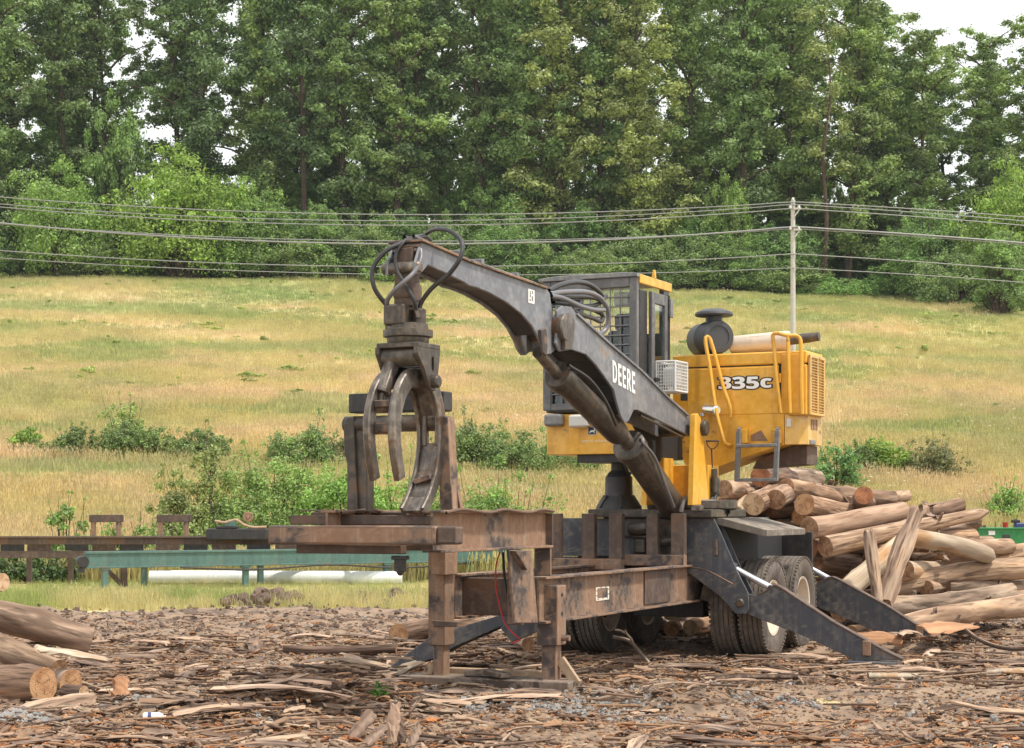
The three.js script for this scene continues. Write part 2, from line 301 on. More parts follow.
// ---------- the log loader: pedestal, cab, boom and engine, in the frame U ----------
const loader = thing('log_loader', 'yellow and black knuckleboom log loader mounted on the low trailer, grapple hanging', 'log loader', [U.ox, 0, U.oz], -U.t);
{
  const L = loader;
  // base and pedestal
  part('base_plate', [box(-0.68, 0.70, 1.47, 1.56, -0.45, 0.68, 0.015)], M.grease, L);
  part('slew_ring', [drum(V(0.28, 1.56, 0.1), V(0.28, 1.66, 0.1), 0.48, 36)], M.grease, L);
  part('swivel_post', [lathe([[0, 0], [0.25, 0], [0.23, 0.05], [0.15, 0.14], [0.145, 0.34], [0.125, 0.36], [0.12, 0.38], [0.085, 0.41], [0.08, 0.62], [0, 0.62]], 24, V(-0.43, 1.56, 0.42), V(-0.43, 2.18, 0.42)),
    ...[0, 1, 2, 3, 4, 5].map((i) => bar(V(-0.43 + 0.24 * Math.cos(i * 1.047), 1.57, 0.42 + 0.24 * Math.sin(i * 1.047)), V(-0.43 + 0.15 * Math.cos(i * 1.047), 1.70, 0.42 + 0.15 * Math.sin(i * 1.047)), 0.03, 0.05))], M.black, L);
  part('turret', [box(-0.02, 0.455, 1.62, 2.03, -0.25, 0.1), box(0.02, 0.07, 1.62, 2.1, 0.1, 0.4), box(0.28, 0.32, 1.62, 2.15, 0.1, 0.16)], M.yellow, L);
  // cheek plates that carry the boom's foot pin
  const ck = U.xs([[692, 505], [708, 505], [705.5, 472], [702.5, 440], [700, 418], [697.5, 413.5], [694.5, 414.5], [693.5, 450]], 0.52);
  part('cheek_plate', [plate(ck, 'x', 0.47, 0.53)], M.yellow, L);
  part('cheek_plate', [plate(ck, 'x', -0.04, 0.02)], M.yellow, L);
  const fp = U.fx(700, 428, 0.5); part('foot_pin', [drum(V(-0.06, fp.y, fp.z), V(0.58, fp.y, fp.z), 0.085)], M.grease, L);

  // main boom: two side plates, top and bottom plates
  const XR = 0.42, XL = 0.04;
  const side = U.xs([[558, 322], [557, 311], [562, 306], [572, 307], [576, 313], [608.4, 342.8], [639.7, 369.4], [667.8, 397.5], [692, 417], [697, 422], [697, 430], [690, 436], [662, 422], [638, 410], [634, 410], [628.7, 421], [625, 423.5], [621, 416], [617.8, 405], [614, 390], [605, 377], [596, 364.7], [586.5, 354.5], [572.5, 349.8], [560, 351.5], [556, 343]], XR);
  const lower = (o, dy) => o.map(([z, y]) => [z, y + dy]);
  const boom = part('boom', [plate(side, 'x', XR - 0.025, XR), plate(side, 'x', XL, XL + 0.025)], M.boom, L);
  { // top plate along the spine and a recessed bottom plate, as bent strips
    const strip = (list, dx, th) => { const g = []; for (let i = 0; i + 1 < list.length; i++) g.push(bar(V((XR + XL) / 2, list[i][1], list[i][0]), V((XR + XL) / 2, list[i + 1][1], list[i + 1][0]), dx, th, V(1, 0, 0)).clone()); return g; };
    const flat = (list, x0, x1, th) => { const g = []; for (let i = 0; i + 1 < list.length; i++) { const [z0, y0] = list[i], [z1, y1] = list[i + 1], a = V((x0 + x1) / 2, y0, z0), b = V((x0 + x1) / 2, y1, z1); g.push(bar(a, b, x1 - x0, th, new THREE.Vector3().crossVectors(b.clone().sub(a), V(1, 0, 0)))); } return g; };
    const topLine = U.xs([[576, 314], [608.4, 343.5], [639.7, 370], [667.8, 398], [687, 415]], XR);
    part('top_plate', flat(topLine, XL - 0.02, XR + 0.02, 0.025), M.boom, boom);
    const botLine = U.xs([[586.5, 350], [596, 360], [605, 372], [613, 386], [617, 400], [622, 414]], XR);
    part('bottom_plate', flat(botLine, XL + 0.02, XR - 0.02, 0.02), M.black, boom);
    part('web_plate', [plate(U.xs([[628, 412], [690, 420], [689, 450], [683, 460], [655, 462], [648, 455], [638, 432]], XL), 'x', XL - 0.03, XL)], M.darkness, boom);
    part('grease_pipe', [tube([U.fx(640, 414, XR + 0.01), U.fx(660, 424, XR + 0.015), U.fx(683, 436, XR + 0.01)].map((p) => V(p.x, p.y - 0.015, p.z)), 0.012)], M.grease, boom);
    part('knuckle_boss', [drum(V(XL - 0.05, U.fx(562, 328, XR).y, U.fx(562, 328, XR).z), V(XR + 0.05, U.fx(562, 328, XR).y, U.fx(562, 328, XR).z), 0.12), plate(U.xs([[563, 316], [571, 313], [574, 325], [571, 350], [564, 350]], XR + 0.03), 'x', XR + 0.002, XR + 0.045)], M.steel, boom);
    const a = U.fx(612, 383.5, XR + 0.004), b = U.fx(636, 396.5, XR + 0.004), c = U.fx(611.6, 358, XR + 0.004);
    decal(512, 200, (g, w, h) => { g.clearRect(0, 0, w, h); g.fillStyle = '#f2f2ee'; g.font = 'bold 205px sans-serif'; g.textBaseline = 'middle'; const m = g.measureText('DEERE').width; g.setTransform(w / m * 0.98, 0, 0, 1.18, 3, 0); g.fillText('DEERE', 0, h / 2 / 1.18); }, a, b, c, 'lettering', boom);
  }
  // stick
  const SR = 0.37, SL = 0.11;
  const st = U.xs([[423.8, 240.4], [468.9, 260.8], [546.2, 287.7], [550, 293], [557, 348.9], [551, 354], [547, 354.3], [543, 348.9], [539.8, 340.3], [533.3, 327.4], [522.6, 314.5], [507.6, 302.7], [490.4, 293], [477.5, 287.7], [468.9, 285.5], [464.6, 282.3], [443, 271.6], [428, 265], [423.5, 271], [420, 274], [415, 274], [415.5, 262], [421, 243]], SR);
  const stick = part('stick', [plate(st, 'x', SR - 0.022, SR), plate(st, 'x', SL, SL + 0.022)], M.boom, L);
  {
    const flat = (px, dy, th, x0 = SL, x1 = SR) => { const l = U.xs(px, SR), g = []; for (let i = 0; i + 1 < l.length; i++) { const a = V((x0 + x1) / 2, l[i][1] + dy, l[i][0]), b = V((x0 + x1) / 2, l[i + 1][1] + dy, l[i + 1][0]); g.push(bar(a, b, x1 - x0, th, new THREE.Vector3().crossVectors(b.clone().sub(a), V(1, 0, 0)))); } return g; };
    part('top_plate', flat([[420, 240], [468.9, 261.2], [546.2, 288.2]], 0, 0.022, SL - 0.02, SR + 0.025), M.rust, stick);
    part('bottom_plate', flat([[428, 265], [443, 271.6], [464.6, 282.3], [468.9, 285.5], [490.4, 293], [507.6, 302.7], [522.6, 314.5], [533.3, 327.4], [539.8, 338]], 0.035, 0.02, SL + 0.02, SR - 0.02), M.black, stick);
    part('nose_plate', flat([[420, 246], [423, 242]], 0, 0.02, SL, SR), M.rust, stick);
    const pz = U.fx(418.5, 264, SR);
    part('nose_pin', [drum(V(SL - 0.05, pz.y - 0.02, pz.z), V(SR + 0.02, pz.y - 0.02, pz.z), 0.045), box(SL + 0.025, SR - 0.025, pz.y + 0.1, pz.y + 0.13, pz.z - 0.35, pz.z - 0.02)], M.steel, stick);
    // two hydraulic lines clipped along the spine
    for (const ox of [0.12, 0.2]) {
      const l = U.xs([[426, 241], [468.9, 260.8], [505, 273.5], [546, 288]], SR).map(([z, y]) => V(ox + 0.06, y + 0.045, z));
      part('hydraulic_line', [tube(l, 0.016, 30)], ox > 0.15 ? M.hoseGrey : M.steel, stick);
    }
    for (const px of [470, 492, 527]) { const q = U.xs([[px, lerp(240.4, 287.7, (px - 423.8) / 122.4)]], SR)[0]; part('line_clamp', [box(0.16, 0.29, q[1] + 0.02, q[1] + 0.07, q[0] - 0.025, q[0] + 0.025)], M.grey, stick); }
    part('rod_lug', [plate(U.xs([[541, 330], [546, 328], [548, 338], [547, 356], [543, 352]], SR + 0.03), 'x', SR + 0.002, SR + 0.03)], M.rust, stick);
    decal(64, 128, (g, w, h) => { g.fillStyle = '#e8e6df'; g.fillRect(0, 0, w, h); g.fillStyle = '#777'; g.fillRect(14, 18, 12, 60); g.fillRect(36, 10, 14, 30); g.fillRect(34, 60, 16, 44); g.fillRect(10, 92, 18, 16); }, U.fx(528.3, 302.5, SR + 0.003), U.fx(534.6, 304.2, SR + 0.003), U.fx(528.3, 288.6, SR + 0.003), 'sticker', stick);
  }
  // cylinders between the plates
  const mid = (px, py, x = 0.25) => U.fx(px, py, x);
  const c1a = mid(620, 436), c1b = mid(557, 374), c1c = mid(538, 352);
  const sc = part('stick_cylinder', [lathe([[0, 0], [0.09, 0], [0.11, 0.06], [0.118, 0.12], [0.118, c1a.distanceTo(c1b) - 0.16], [0.138, c1a.distanceTo(c1b) - 0.15], [0.138, c1a.distanceTo(c1b) - 0.03], [0.12, c1a.distanceTo(c1b)], [0, c1a.distanceTo(c1b)]], 28, c1a, c1b)], M.grease, L);
  part('rod', [cyl(c1b, c1c, 0.055)], M.steel, sc);
  part('feed_pipe', [tube([mid(568, 365, 0.38), mid(590, 380, 0.41), mid(606, 402, 0.42), mid(616, 425, 0.4)], 0.016)], M.hose, sc);
  const c2a = mid(676, 512, 0.26), c2b = mid(628, 444, 0.26), c2c = mid(621, 432, 0.26), l2 = c2a.distanceTo(c2b);
  const lc = part('lift_cylinder', [lathe([[0, 0], [0.10, 0], [0.135, 0.08], [0.14, 0.16], [0.14, l2 - 0.14], [0.165, l2 - 0.13], [0.165, l2 - 0.02], [0.14, l2], [0, l2]], 28, c2a, c2b)], M.grease, L);
  part('rod', [cyl(c2b, c2c, 0.07)], M.steel, lc);
  part('feed_pipe', [tube([mid(640, 440, 0.42), mid(655, 458, 0.43), mid(664, 482, 0.43), mid(674, 507, 0.42)], 0.016)], M.hoseGrey, lc);
  part('hose', [tube([mid(619, 440, 0.2), mid(624, 462, -0.02), mid(630, 474, -0.02), mid(634, 466, 0.02), mid(632, 452, 0.1)], 0.016)], M.hose, L);

  // cab
  const X0 = -1.10, X1 = -0.03, Z0 = -0.02, Z1 = 0.9, Y0 = 2.60, Y1 = 3.96;
  const cab = part('cab', [
    box(X0, X0 + 0.09, Y0, Y1, Z1 - 0.07, Z1), box(X1 - 0.085, X1, Y0 - 0.02, Y1, Z1 - 0.07, Z1 + 0.002), box(X0 + 0.09, X1 - 0.085, Y1 - 0.10, Y1, Z1 - 0.07, Z1 - 0.003), box(X0 + 0.09, X1 - 0.085, Y0, Y0 + 0.07, Z1 - 0.07, Z1 - 0.003),
    box(X0, X0 + 0.07, Y0, Y1, Z0, Z0 + 0.07), box(X1 - 0.06, X1 - 0.002, Y0 - 0.3, Y1 - 0.003, Z0 - 0.02, Z0 + 0.14), box(X0 + 0.01, X0 + 0.03, Y0, Y0 + 0.5, Z0, Z1 - 0.07), box(X0 + 0.01, X0 + 0.03, Y1 - 0.25, Y1, Z0, Z1 - 0.07),
    box(X0, X1, Y0, Y1 - 0.5, Z0 - 0.01, Z0 + 0.01), box(X0, X1, Y0 - 0.02, Y0 + 0.02, Z0 + 0.02, Z1 - 0.08),
  ], M.cabGrey, L);
  part('roof', [plate([[X0 - 0.04, Y1], [X1 + 0.015, Y1], [X1 + 0.015, Y1 + 0.035], [X1 - 0.15, Y1 + 0.05], [X0 + 0.18, Y1 + 0.05], [X0 - 0.04, Y1 + 0.03]], 'z', Z0 - 0.06, Z1 + 0.03)], M.grey, cab);
  part('roof_edge', [box(X1 - 0.02, X1 + 0.02, Y1 - 0.06, Y1 + 0.032, Z0 - 0.04, Z1 - 0.05)], M.yellow, cab);
  for (const x of [X0 + 0.25, X1 + 0.0]) part('lifting_eye', [plate([[x - 0.02, Y1 + 0.03], [x + 0.03, Y1 + 0.03], [x + 0.02, Y1 + 0.12], [x, Y1 + 0.12]], 'z', 0.42, 0.45)], M.yellow, cab);
  // front guard: a grid of bars in front of the windscreen
  const guard = part('front_guard', [box(X0 + 0.085, X0 + 0.1, Y0 + 0.07, Y1 - 0.1, Z1 - 0.03, Z1 - 0.015)], M.cabGrey, L);
  for (let i = 1; i < 12; i++) part('guard_bar', cyl(V(X0 + 0.09, lerp(Y0 + 0.07, Y1 - 0.1, i / 12), Z1 - 0.02), V(X1 - 0.085, lerp(Y0 + 0.07, Y1 - 0.1, i / 12), Z1 - 0.02), 0.0085, 0.0085, 6), M.grey, guard);
  for (let i = 1; i < 8; i++) part('guard_bar', cyl(V(lerp(X0 + 0.09, X1 - 0.085, i / 8), Y0 + 0.07, Z1 - 0.03), V(lerp(X0 + 0.09, X1 - 0.085, i / 8), Y1 - 0.1, Z1 - 0.03), 0.0075, 0.0075, 6), M.grey, guard);
  part('windscreen', box(X0 + 0.08, X1 - 0.08, Y0 + 0.06, Y1 - 0.09, Z1 - 0.062, Z1 - 0.056, 0.001), M.glass, cab);
  // inside: seat, console, rear window frame
  part('seat', [box(-0.72, -0.28, 2.78, 2.92, 0.05, 0.5, 0.05), box(-0.70, -0.30, 2.9, 3.5, 0.0, 0.14, 0.05), box(-0.62, -0.38, 3.5, 3.68, 0.02, 0.12, 0.04)], M.seat, cab);
  for (const x of [-0.865, -0.2]) part('console', [box(x - 0.08, x + 0.08, 2.62, 3.0, 0.2, 0.6), cyl(V(x, 2.98, 0.5), V(x, 3.2, 0.55), 0.015)], M.plastic, cab);
  part('work_lamp', [box(X1 - 0.3, X1 - 0.13, Y1 - 0.28, Y1 - 0.14, Z1 - 0.2, Z1 - 0.09, 0.02)], M.cream, cab);
  part('work_lamp', [box(X0 + 0.12, X0 + 0.3, Y1 - 0.27, Y1 - 0.12, Z1 - 0.2, Z1 - 0.09, 0.02)], M.grey, cab);
  // open door on the right side, seen narrow
  const dz0 = 0.14, dz1 = 0.6;
  const door = part('door', [box(X1 + 0.01, X1 + 0.05, 2.6, 3.84, dz1 - 0.09, dz1), box(X1 + 0.01, X1 + 0.05, 2.6, 3.84, dz0, dz0 + 0.08), box(X1 + 0.011, X1 + 0.049, 3.72, 3.838, dz0 + 0.08, dz1 - 0.09), box(X1 + 0.011, X1 + 0.049, 2.602, 3.02, dz0 + 0.08, dz1 - 0.09)], M.cabGrey, L);
  part('window', box(X1 + 0.025, X1 + 0.032, 3.0, 3.74, dz0 + 0.07, dz1 - 0.08, 0.001), M.glass, door);
  part('handle', [box(X1 + 0.05, X1 + 0.085, 2.9, 2.94, dz1 - 0.16, dz1 - 0.04)], M.black, door);
  part('door_post', [box(X1 - 0.04, X1 + 0.005, 2.45, 3.84, 0.62, 0.83)], M.black, cab);
  part('side_guard', [box(X1 - 0.02, X1 + 0.02, 2.75, 3.86, -0.01, 0.1)], M.darkness, cab);
  part('mirror_bracket', [box(X1 + 0.02, X1 + 0.05, 3.62, 3.82, -0.03, 0.05)], M.grey, cab);
  // yellow cab base with two lamps and the badge
  const base = part('cab_base', [plate([[X0 + 0.03, 2.135], [0.0, 2.135], [0.0, 2.56], [X0 + 0.03, 2.56]], 'z', -0.2, 0.86)], M.yellow, L);
  part('underframe', [box(-0.75, -0.2, 2.05, 2.14, 0.2, 0.8), box(-0.6, -0.25, 2.12, 2.2, 0.2, 0.6)], M.black, base);
  part('work_lamp', [box(-1.06, -0.86, 2.43, 2.56, 0.86, 0.98, 0.03)], M.grey, base);
  part('work_lamp', [box(-0.78, -0.56, 2.41, 2.55, 0.86, 0.97, 0.03), box(-0.755, -0.585, 2.43, 2.53, 0.968, 0.976, 0.004)], M.lens, base);
  decal(96, 96, (g, w, h) => { g.fillStyle = '#20283f'; g.fillRect(0, 0, w, h); g.strokeStyle = '#e9e6d8'; g.lineWidth = 5; g.strokeRect(4, 4, w - 8, h - 8); g.fillStyle = '#f0eee2'; g.beginPath(); g.ellipse(48, 52, 24, 9, -0.15, 0, 7); g.fill(); g.beginPath(); g.moveTo(64, 52); g.lineTo(74, 30); g.lineTo(84, 34); g.lineTo(74, 54); g.fill(); g.lineWidth = 4; g.strokeStyle = '#f0eee2'; for (const [x0, y0, x1, y1, x2, y2] of [[32, 56, 22, 66, 14, 60], [36, 58, 28, 72, 18, 74], [62, 56, 74, 66, 84, 62], [60, 58, 66, 72, 76, 76], [74, 32, 66, 20, 58, 18], [76, 32, 74, 18, 66, 12]]) { g.beginPath(); g.moveTo(x0, y0); g.lineTo(x1, y1); g.lineTo(x2, y2); g.stroke(); } }, V(-0.60, 2.335, 0.864), V(-0.495, 2.335, 0.864), V(-0.60, 2.425, 0.864), 'badge', base);
  decal(512, 64, (g, w, h) => { g.clearRect(0, 0, w, h); g.fillStyle = '#efe3bd'; g.font = 'bold 54px sans-serif'; g.textBaseline = 'middle'; const m = g.measureText('JOHN DEERE').width; g.setTransform(w / m, 0, 0, 1, 0, 0); g.fillText('JOHN DEERE', 0, h / 2); }, V(-0.66, 2.255, 0.864), V(-0.36, 2.255, 0.864), V(-0.66, 2.29, 0.864), 'lettering', base);

  // engine housing and tail
  const H0 = -0.08, H1 = 1.43, HZ = -0.25, HB = -0.86;
  const hood = part('engine_hood', [box(H0, H1, 2.55, 3.09, HB, HZ, 0.02), box(H0, H1 - 0.002, 3.098, 3.235, HB, HZ - 0.002, 0.02)], M.yellow, L);
  part('panel_gap', [box(H0 + 0.01, H1 - 0.02, 3.085, 3.103, HB + 0.01, HZ - 0.012)], M.darkness, hood);
  part('door_panel', [box(H0 + 0.18, 1.125, 2.575, 3.075, HZ - 0.01, HZ + 0.012, 0.006)], M.yellow, hood);
  part('door_panel', [box(1.155, H1 - 0.03, 2.575, 3.2, HZ - 0.01, HZ + 0.01, 0.006)], M.yellow, hood);
  part('door_gap', [box(1.127, 1.153, 2.57, 3.09, HZ - 0.02, HZ + 0.004, 0.002)], M.darkness, hood);
  for (const y of [2.66, 2.95]) part('hinge', [cyl(V(1.14, y - 0.05, HZ + 0.014), V(1.14, y + 0.05, HZ + 0.014), 0.015, 0.015, 8)], M.yellow, hood);
  part('latch', [box(0.02, 0.1, 2.74, 2.86, HZ - 0.01, HZ + 0.012)], M.plastic, hood);
  // louvred end: a screen of slats in a frame
  const grille = part('radiator_grille', [box(H1, H1 + 0.012, 2.57, 3.18, HB + 0.04, HZ - 0.04), box(H1 + 0.01, H1 + 0.035, 2.57, 3.19, HZ - 0.07, HZ - 0.03), box(H1 + 0.01, H1 + 0.035, 2.57, 3.19, HB + 0.03, HB + 0.07), box(H1 + 0.01, H1 + 0.035, 2.57, 3.19, -0.58, -0.545), box(H1 + 0.01, H1 + 0.036, 3.16, 3.195, HB + 0.03, HZ - 0.03), box(H1 + 0.01, H1 + 0.036, 2.555, 2.585, HB + 0.03, HZ - 0.03)], M.yellowPale, L);
  for (let i = 0; i < 19; i++) part('slat', bar(V(H1 + 0.022, 2.6 + i * 0.0295, HB + 0.06), V(H1 + 0.022, 2.6 + i * 0.0295, HZ - 0.06), 0.022, 0.006, V(0.6, 1, 0)), M.yellowPale, grille);
  decal(640, 220, (g, w, h) => { g.clearRect(0, 0, w, h); g.font = 'bold 200px sans-serif'; g.textBaseline = 'middle'; g.lineJoin = 'round'; const t = '335', m = g.measureText(t).width, k = 450 / m; const dr = (f) => { g.setTransform(k * 1.02, 0, 0, 1, 18, 0); f(t, 0, h / 2 + 4); g.setTransform(1.35, 0, 0, 1.0, 478, 0); f('c', 0, h / 2 - 6); g.setTransform(1, 0, 0, 1, 0, 0); }; g.strokeStyle = '#151515'; g.lineWidth = 34; dr((s, x, y) => g.strokeText(s, x, y)); g.fillStyle = '#f6f5f0'; g.strokeStyle = '#f6f5f0'; g.lineWidth = 8; dr((s, x, y) => { g.fillText(s, x, y); g.strokeText(s, x, y); }); }, U.fz(716.5, 391.8, HZ + 0.016), U.fz(774.5, 391.0, HZ + 0.016), U.fz(716.5, 374.2, HZ + 0.016), 'lettering', hood);
  // yellow tail under the hood with sloping belly
  const tail = part('tail_frame', [plate(U.zs([[690, 478], [712, 470], [722, 465.5], [745, 457], [784, 445], [784, 412.8], [676, 412.8], [676, 440]], HZ), 'z', -0.9, HZ + 0.004)], M.yellow, L);
  part('counterweight', [plate([[1.192, HZ + 0.004], [1.33, HZ - 0.05], [1.41, HZ - 0.12], [1.41, -0.88], [0.9, -0.88], [1.192, -0.8]], 'y', 2.245, 2.56)], M.yellowPale, tail);
  part('belly_plate', [plate([[0.75, 2.0], [1.36, 2.04], [1.36, 2.24], [1.2, 2.24], [0.8, 2.09]], 'z', -0.88, -0.5)], M.rustDark, tail);
  for (const z of [-0.50, -0.59, -0.68]) part('vent_slot', [box(1.405, 1.416, 2.41, 2.52, z - 0.028, z + 0.028, 0.002)], M.rust, tail);
  part('tail_lamp', [box(1.40, 1.422, 2.25, 2.30, -0.62, -0.42)], M.grey, tail);
  part('sticker', [plate([[1.21, 2.43], [1.255, 2.43], [1.255, 2.52], [1.21, 2.52]], 'z', HZ - 0.02, HZ + 0.006)], M.white, tail);
  part('bare_patch', [plate(U.zs([[748, 441], [751, 435], [761, 430], [768, 441]], HZ + 0.006), 'z', HZ + 0.004, HZ + 0.008, [], 0.001)], M.rust, tail);
  part('beacon', [drum(U.fz(706, 408.5, HZ), U.fz(717, 410.5, HZ + 0.14), 0.055), box(0.26, 0.3, 2.56, 2.6, HZ, HZ + 0.06)], M.chrome, tail);

  // air cleaner, exhaust and muffler on the hood
  const ac1 = U.fz(719, 336.5, -0.32), ac0 = ac1.clone().add(V(-0.34, 0, -0.38));
  const air = part('air_cleaner', [lathe([[0, 0], [0.17, 0], [0.185, 0.02], [0.185, 0.22], [0.19, 0.23], [0.19, 0.26], [0.182, 0.27], [0.182, 0.48], [0.172, 0.505], [0.12, 0.51], [0.115, 0.50], [0, 0.50]], 32, ac0, ac1)], M.plastic, L);
  part('rain_cap', [lathe([[0, 0], [0.09, 0.0], [0.09, 0.08], [0.2, 0.085], [0.21, 0.10], [0.20, 0.125], [0.12, 0.16], [0, 0.165]], 32, V(ac1.x - 0.10, ac1.y + 0.15, ac1.z - 0.12), V(ac1.x - 0.10, ac1.y + 0.315, ac1.z - 0.12))], M.plastic, air);
  for (const f of [0.15, 0.42]) { const q = ac0.clone().lerp(ac1, f / 0.58); part('bracket', [box(q.x - 0.09, q.x + 0.09, 3.235, q.y - 0.1, q.z - 0.025, q.z + 0.025)], M.black, air); }
  const m0 = U.fz(731, 345, -0.55), m1 = m0.clone().add(V(0.68, 0.02, 0));
  const muf = part('muffler', [lathe([[0, 0], [0.085, 0], [0.095, 0.01], [0.11, 0.62], [0.105, 0.66], [0.03, 0.68], [0, 0.68]], 24, m0, m1)], M.cream, L);
  part('exhaust_pipe', [lathe([[0, 0], [0.055, 0], [0.055, 0.22], [0.048, 0.3], [0.05, 0.34], [0.03, 0.345], [0, 0.34]], 16, V(m1.x - 0.03, m1.y + 0.005, -0.55), V(m1.x + 0.29, m1.y + 0.03, -0.55))], M.grease, muf);

  // handrails
  const rail = (pts, r = 0.021) => part('handrail', [tube(pts, r, pts.length * 10, 10)], M.yellow, L);
  const rz = (px, py, z) => U.fz(px, py, z);
  rail([rz(731, 446, HZ + 0.02), rz(725, 443.5, HZ + 0.12), rz(721.5, 433, HZ + 0.14), rz(716, 410, HZ + 0.14), rz(709.5, 365, HZ + 0.12), rz(705.6, 342, HZ + 0.12), rz(706, 337, HZ + 0.11), rz(709, 337.5, HZ + 0.08), rz(712, 345, HZ + 0.08), rz(724, 389, HZ + 0.08), rz(730, 407.6, HZ + 0.08), rz(730, 417, HZ + 0.06)]);
  rail([rz(781, 413, HZ + 0.1), rz(777.5, 385, HZ + 0.1), rz(774.5, 350, HZ + 0.1), rz(773, 335, HZ + 0.1), rz(775, 333.4, HZ + 0.1), rz(788, 335.6, HZ + 0.09), rz(797, 336, HZ + 0.05), rz(800, 339, HZ + 0.04), rz(801, 346, HZ + 0.04), rz(801, 380, HZ + 0.04), rz(802, 414, HZ + 0.03)]);
  rail([rz(788, 335.6, HZ + 0.09), rz(788.5, 360, HZ + 0.09), rz(790, 413, HZ + 0.09)]);
  // hanging steps
  const step = part('step_ladder', [bar(rz(738.8, 431, HZ + 0.16), rz(737, 481, HZ + 0.16), 0.05, 0.05), bar(rz(739, 431, HZ + 0.16), rz(739.8, 429, HZ + 0.0), 0.04, 0.05)], M.grey, L);
  part('ladder_rail', [bar(rz(777.6, 430.5, HZ + 0.16), rz(775.6, 481, HZ + 0.16), 0.05, 0.05), bar(rz(777.6, 430.5, HZ + 0.16), rz(778, 429, HZ + 0.0), 0.04, 0.05)], M.grey, step);
  part('tread', [bar(rz(737, 446, HZ + 0.16), rz(777.5, 445.2, HZ + 0.16), 0.09, 0.035)], M.grey, step);
  part('tread', [bar(rz(735.8, 480, HZ + 0.16), rz(776.5, 479.6, HZ + 0.16), 0.09, 0.035)], M.grey, step);
  for (const [a, b] of [[741.5, 748], [772, 779]]) part('mount_block', [plate(U.zs([[a, 443], [b, 443], [b, 429], [a, 429]], HZ + 0.1), 'z', HZ + 0.002, HZ + 0.13)], M.yellow, step);
  // white wire cage over lamps beside the cab
  const ca = rz(652, 389, 0.30), cb = rz(671.5, 389.5, 0.28), cx0 = 0.02, cx1 = 0.23, cy0 = 2.80, cy1 = 3.11, cz0 = 0.12, cz1 = 0.48;
  {
    const g = [], r = 0.008; const F = (a, b, rr = r) => g.push(cyl(a, b, rr, rr, 6));
    for (const x of [cx0, cx1]) for (const z of [cz0, cz1]) F(V(x, cy0, z), V(x, cy1, z), 0.012);
    for (const y of [cy0, cy1]) { for (const z of [cz0, cz1]) F(V(cx0, y, z), V(cx1, y, z), 0.012); for (const x of [cx0, cx1]) F(V(x, y, cz0), V(x, y, cz1), 0.012); }
    for (let i = 1; i < 8; i++) { const x = lerp(cx0, cx1, i / 8); F(V(x, cy0, cz1), V(x, cy1, cz1), 0.005); const z = lerp(cz0, cz1, i / 8); F(V(cx1, cy0, z), V(cx1, cy1, z), 0.005); F(V(x, cy0, cz1), V(x, cy0, cz0), 0.005); }
    for (let i = 1; i < 9; i++) { const y = lerp(cy0, cy1, i / 9); F(V(cx0, y, cz1), V(cx1, y, cz1), 0.005); F(V(cx1, y, cz0), V(cx1, y, cz1), 0.005); }
    const cage = part('lamp_cage', g, M.white, L);
    part('work_lamp', [box(0.05, 0.2, 2.86, 3.06, 0.2, 0.38, 0.03), box(0.06, 0.19, 2.88, 3.04, 0.375, 0.387, 0.004)], M.white, cage);
    part('bracket', [box(-0.03, 0.03, 2.9, 3.0, 0.26, 0.32)], M.grey, cage);
  }
  // valve and lever below the tail
  part('control_valve', [lathe([[0, 0], [0.05, 0], [0.07, 0.03], [0.07, 0.18], [0.045, 0.22], [0.045, 0.3], [0, 0.3]], 14, U.fz(714, 497, -0.05), U.fz(713, 466, -0.05)), cyl(U.fz(714.5, 492, 0.03), U.fz(714, 470, 0.03), 0.022)], M.grease, L);
  part('lever', [cyl(U.fz(712.5, 468, -0.03), U.fz(711.5, 449, -0.03), 0.008, 0.008, 6), tube([U.fz(706.5, 441.5, -0.03), U.fz(708, 446, -0.03), U.fz(712, 449, -0.03), U.fz(717, 446, -0.03), U.fz(718.5, 442, -0.03)], 0.006, 16, 6), bar(U.fz(706, 441, -0.03), U.fz(719, 441, -0.03), 0.02, 0.02)], M.rustDark, L);
  for (const k of [0, 1]) part('hose', [tube([U.fz(714 + k * 2, 496, 0.0), U.fz(711 + k * 3, 503, 0.1), U.fz(716 + k * 3, 512, 0.16), U.fz(727 + k * 2, 515 - k * 3, 0.2)], 0.022, 20)], M.hose, L);
  part('shackle', [tube([U.fx(681, 512, 0.56), U.fx(684, 500, 0.58), U.fx(686, 496, 0.6)], 0.022, 12)], M.steel, L);
  part('lug', [box(0.5, 0.6, 1.54, 1.6, 0.62, 0.74)], M.steel, L);

  // hoses looping beside the knuckle, in front of the cab
  const hz = (l, r = 0.022, m = M.hose, x = 0.3, parent = L, nm = 'hose') => part(nm, [tube(l.map(([px, py, dx]) => U.fx(px, py, x + (dx || 0))), r, l.length * 8, 9)], m, parent);
  hz([[549, 291], [560, 285], [578, 282, -0.05], [592, 286, -0.1], [602, 296, -0.12], [604, 303, -0.12]], 0.024);
  hz([[550, 294, 0.04], [566, 292, 0.05], [590, 293, 0.05], [602, 300, 0.05], [608, 312, 0.05], [607, 327, 0.03], [600, 334, 0], [590, 335, 0], [583, 329, 0.02], [579, 317, 0.05]], 0.024, M.hoseGrey);
  hz([[551, 296, 0.06], [562, 298, 0.08], [580, 306, 0.1], [596, 310, 0.08], [604, 310, 0.06]], 0.022, M.hoseGrey);
  hz([[553, 302, 0], [570, 304, -0.04], [590, 306, -0.08], [601, 302, -0.1], [606, 296, -0.1]], 0.022);
  hz([[571, 309, 0.08], [580, 314, 0.08], [592, 318, 0.06], [602, 321, 0.05], [603, 316, 0.05], [594, 310, 0.03]], 0.02);
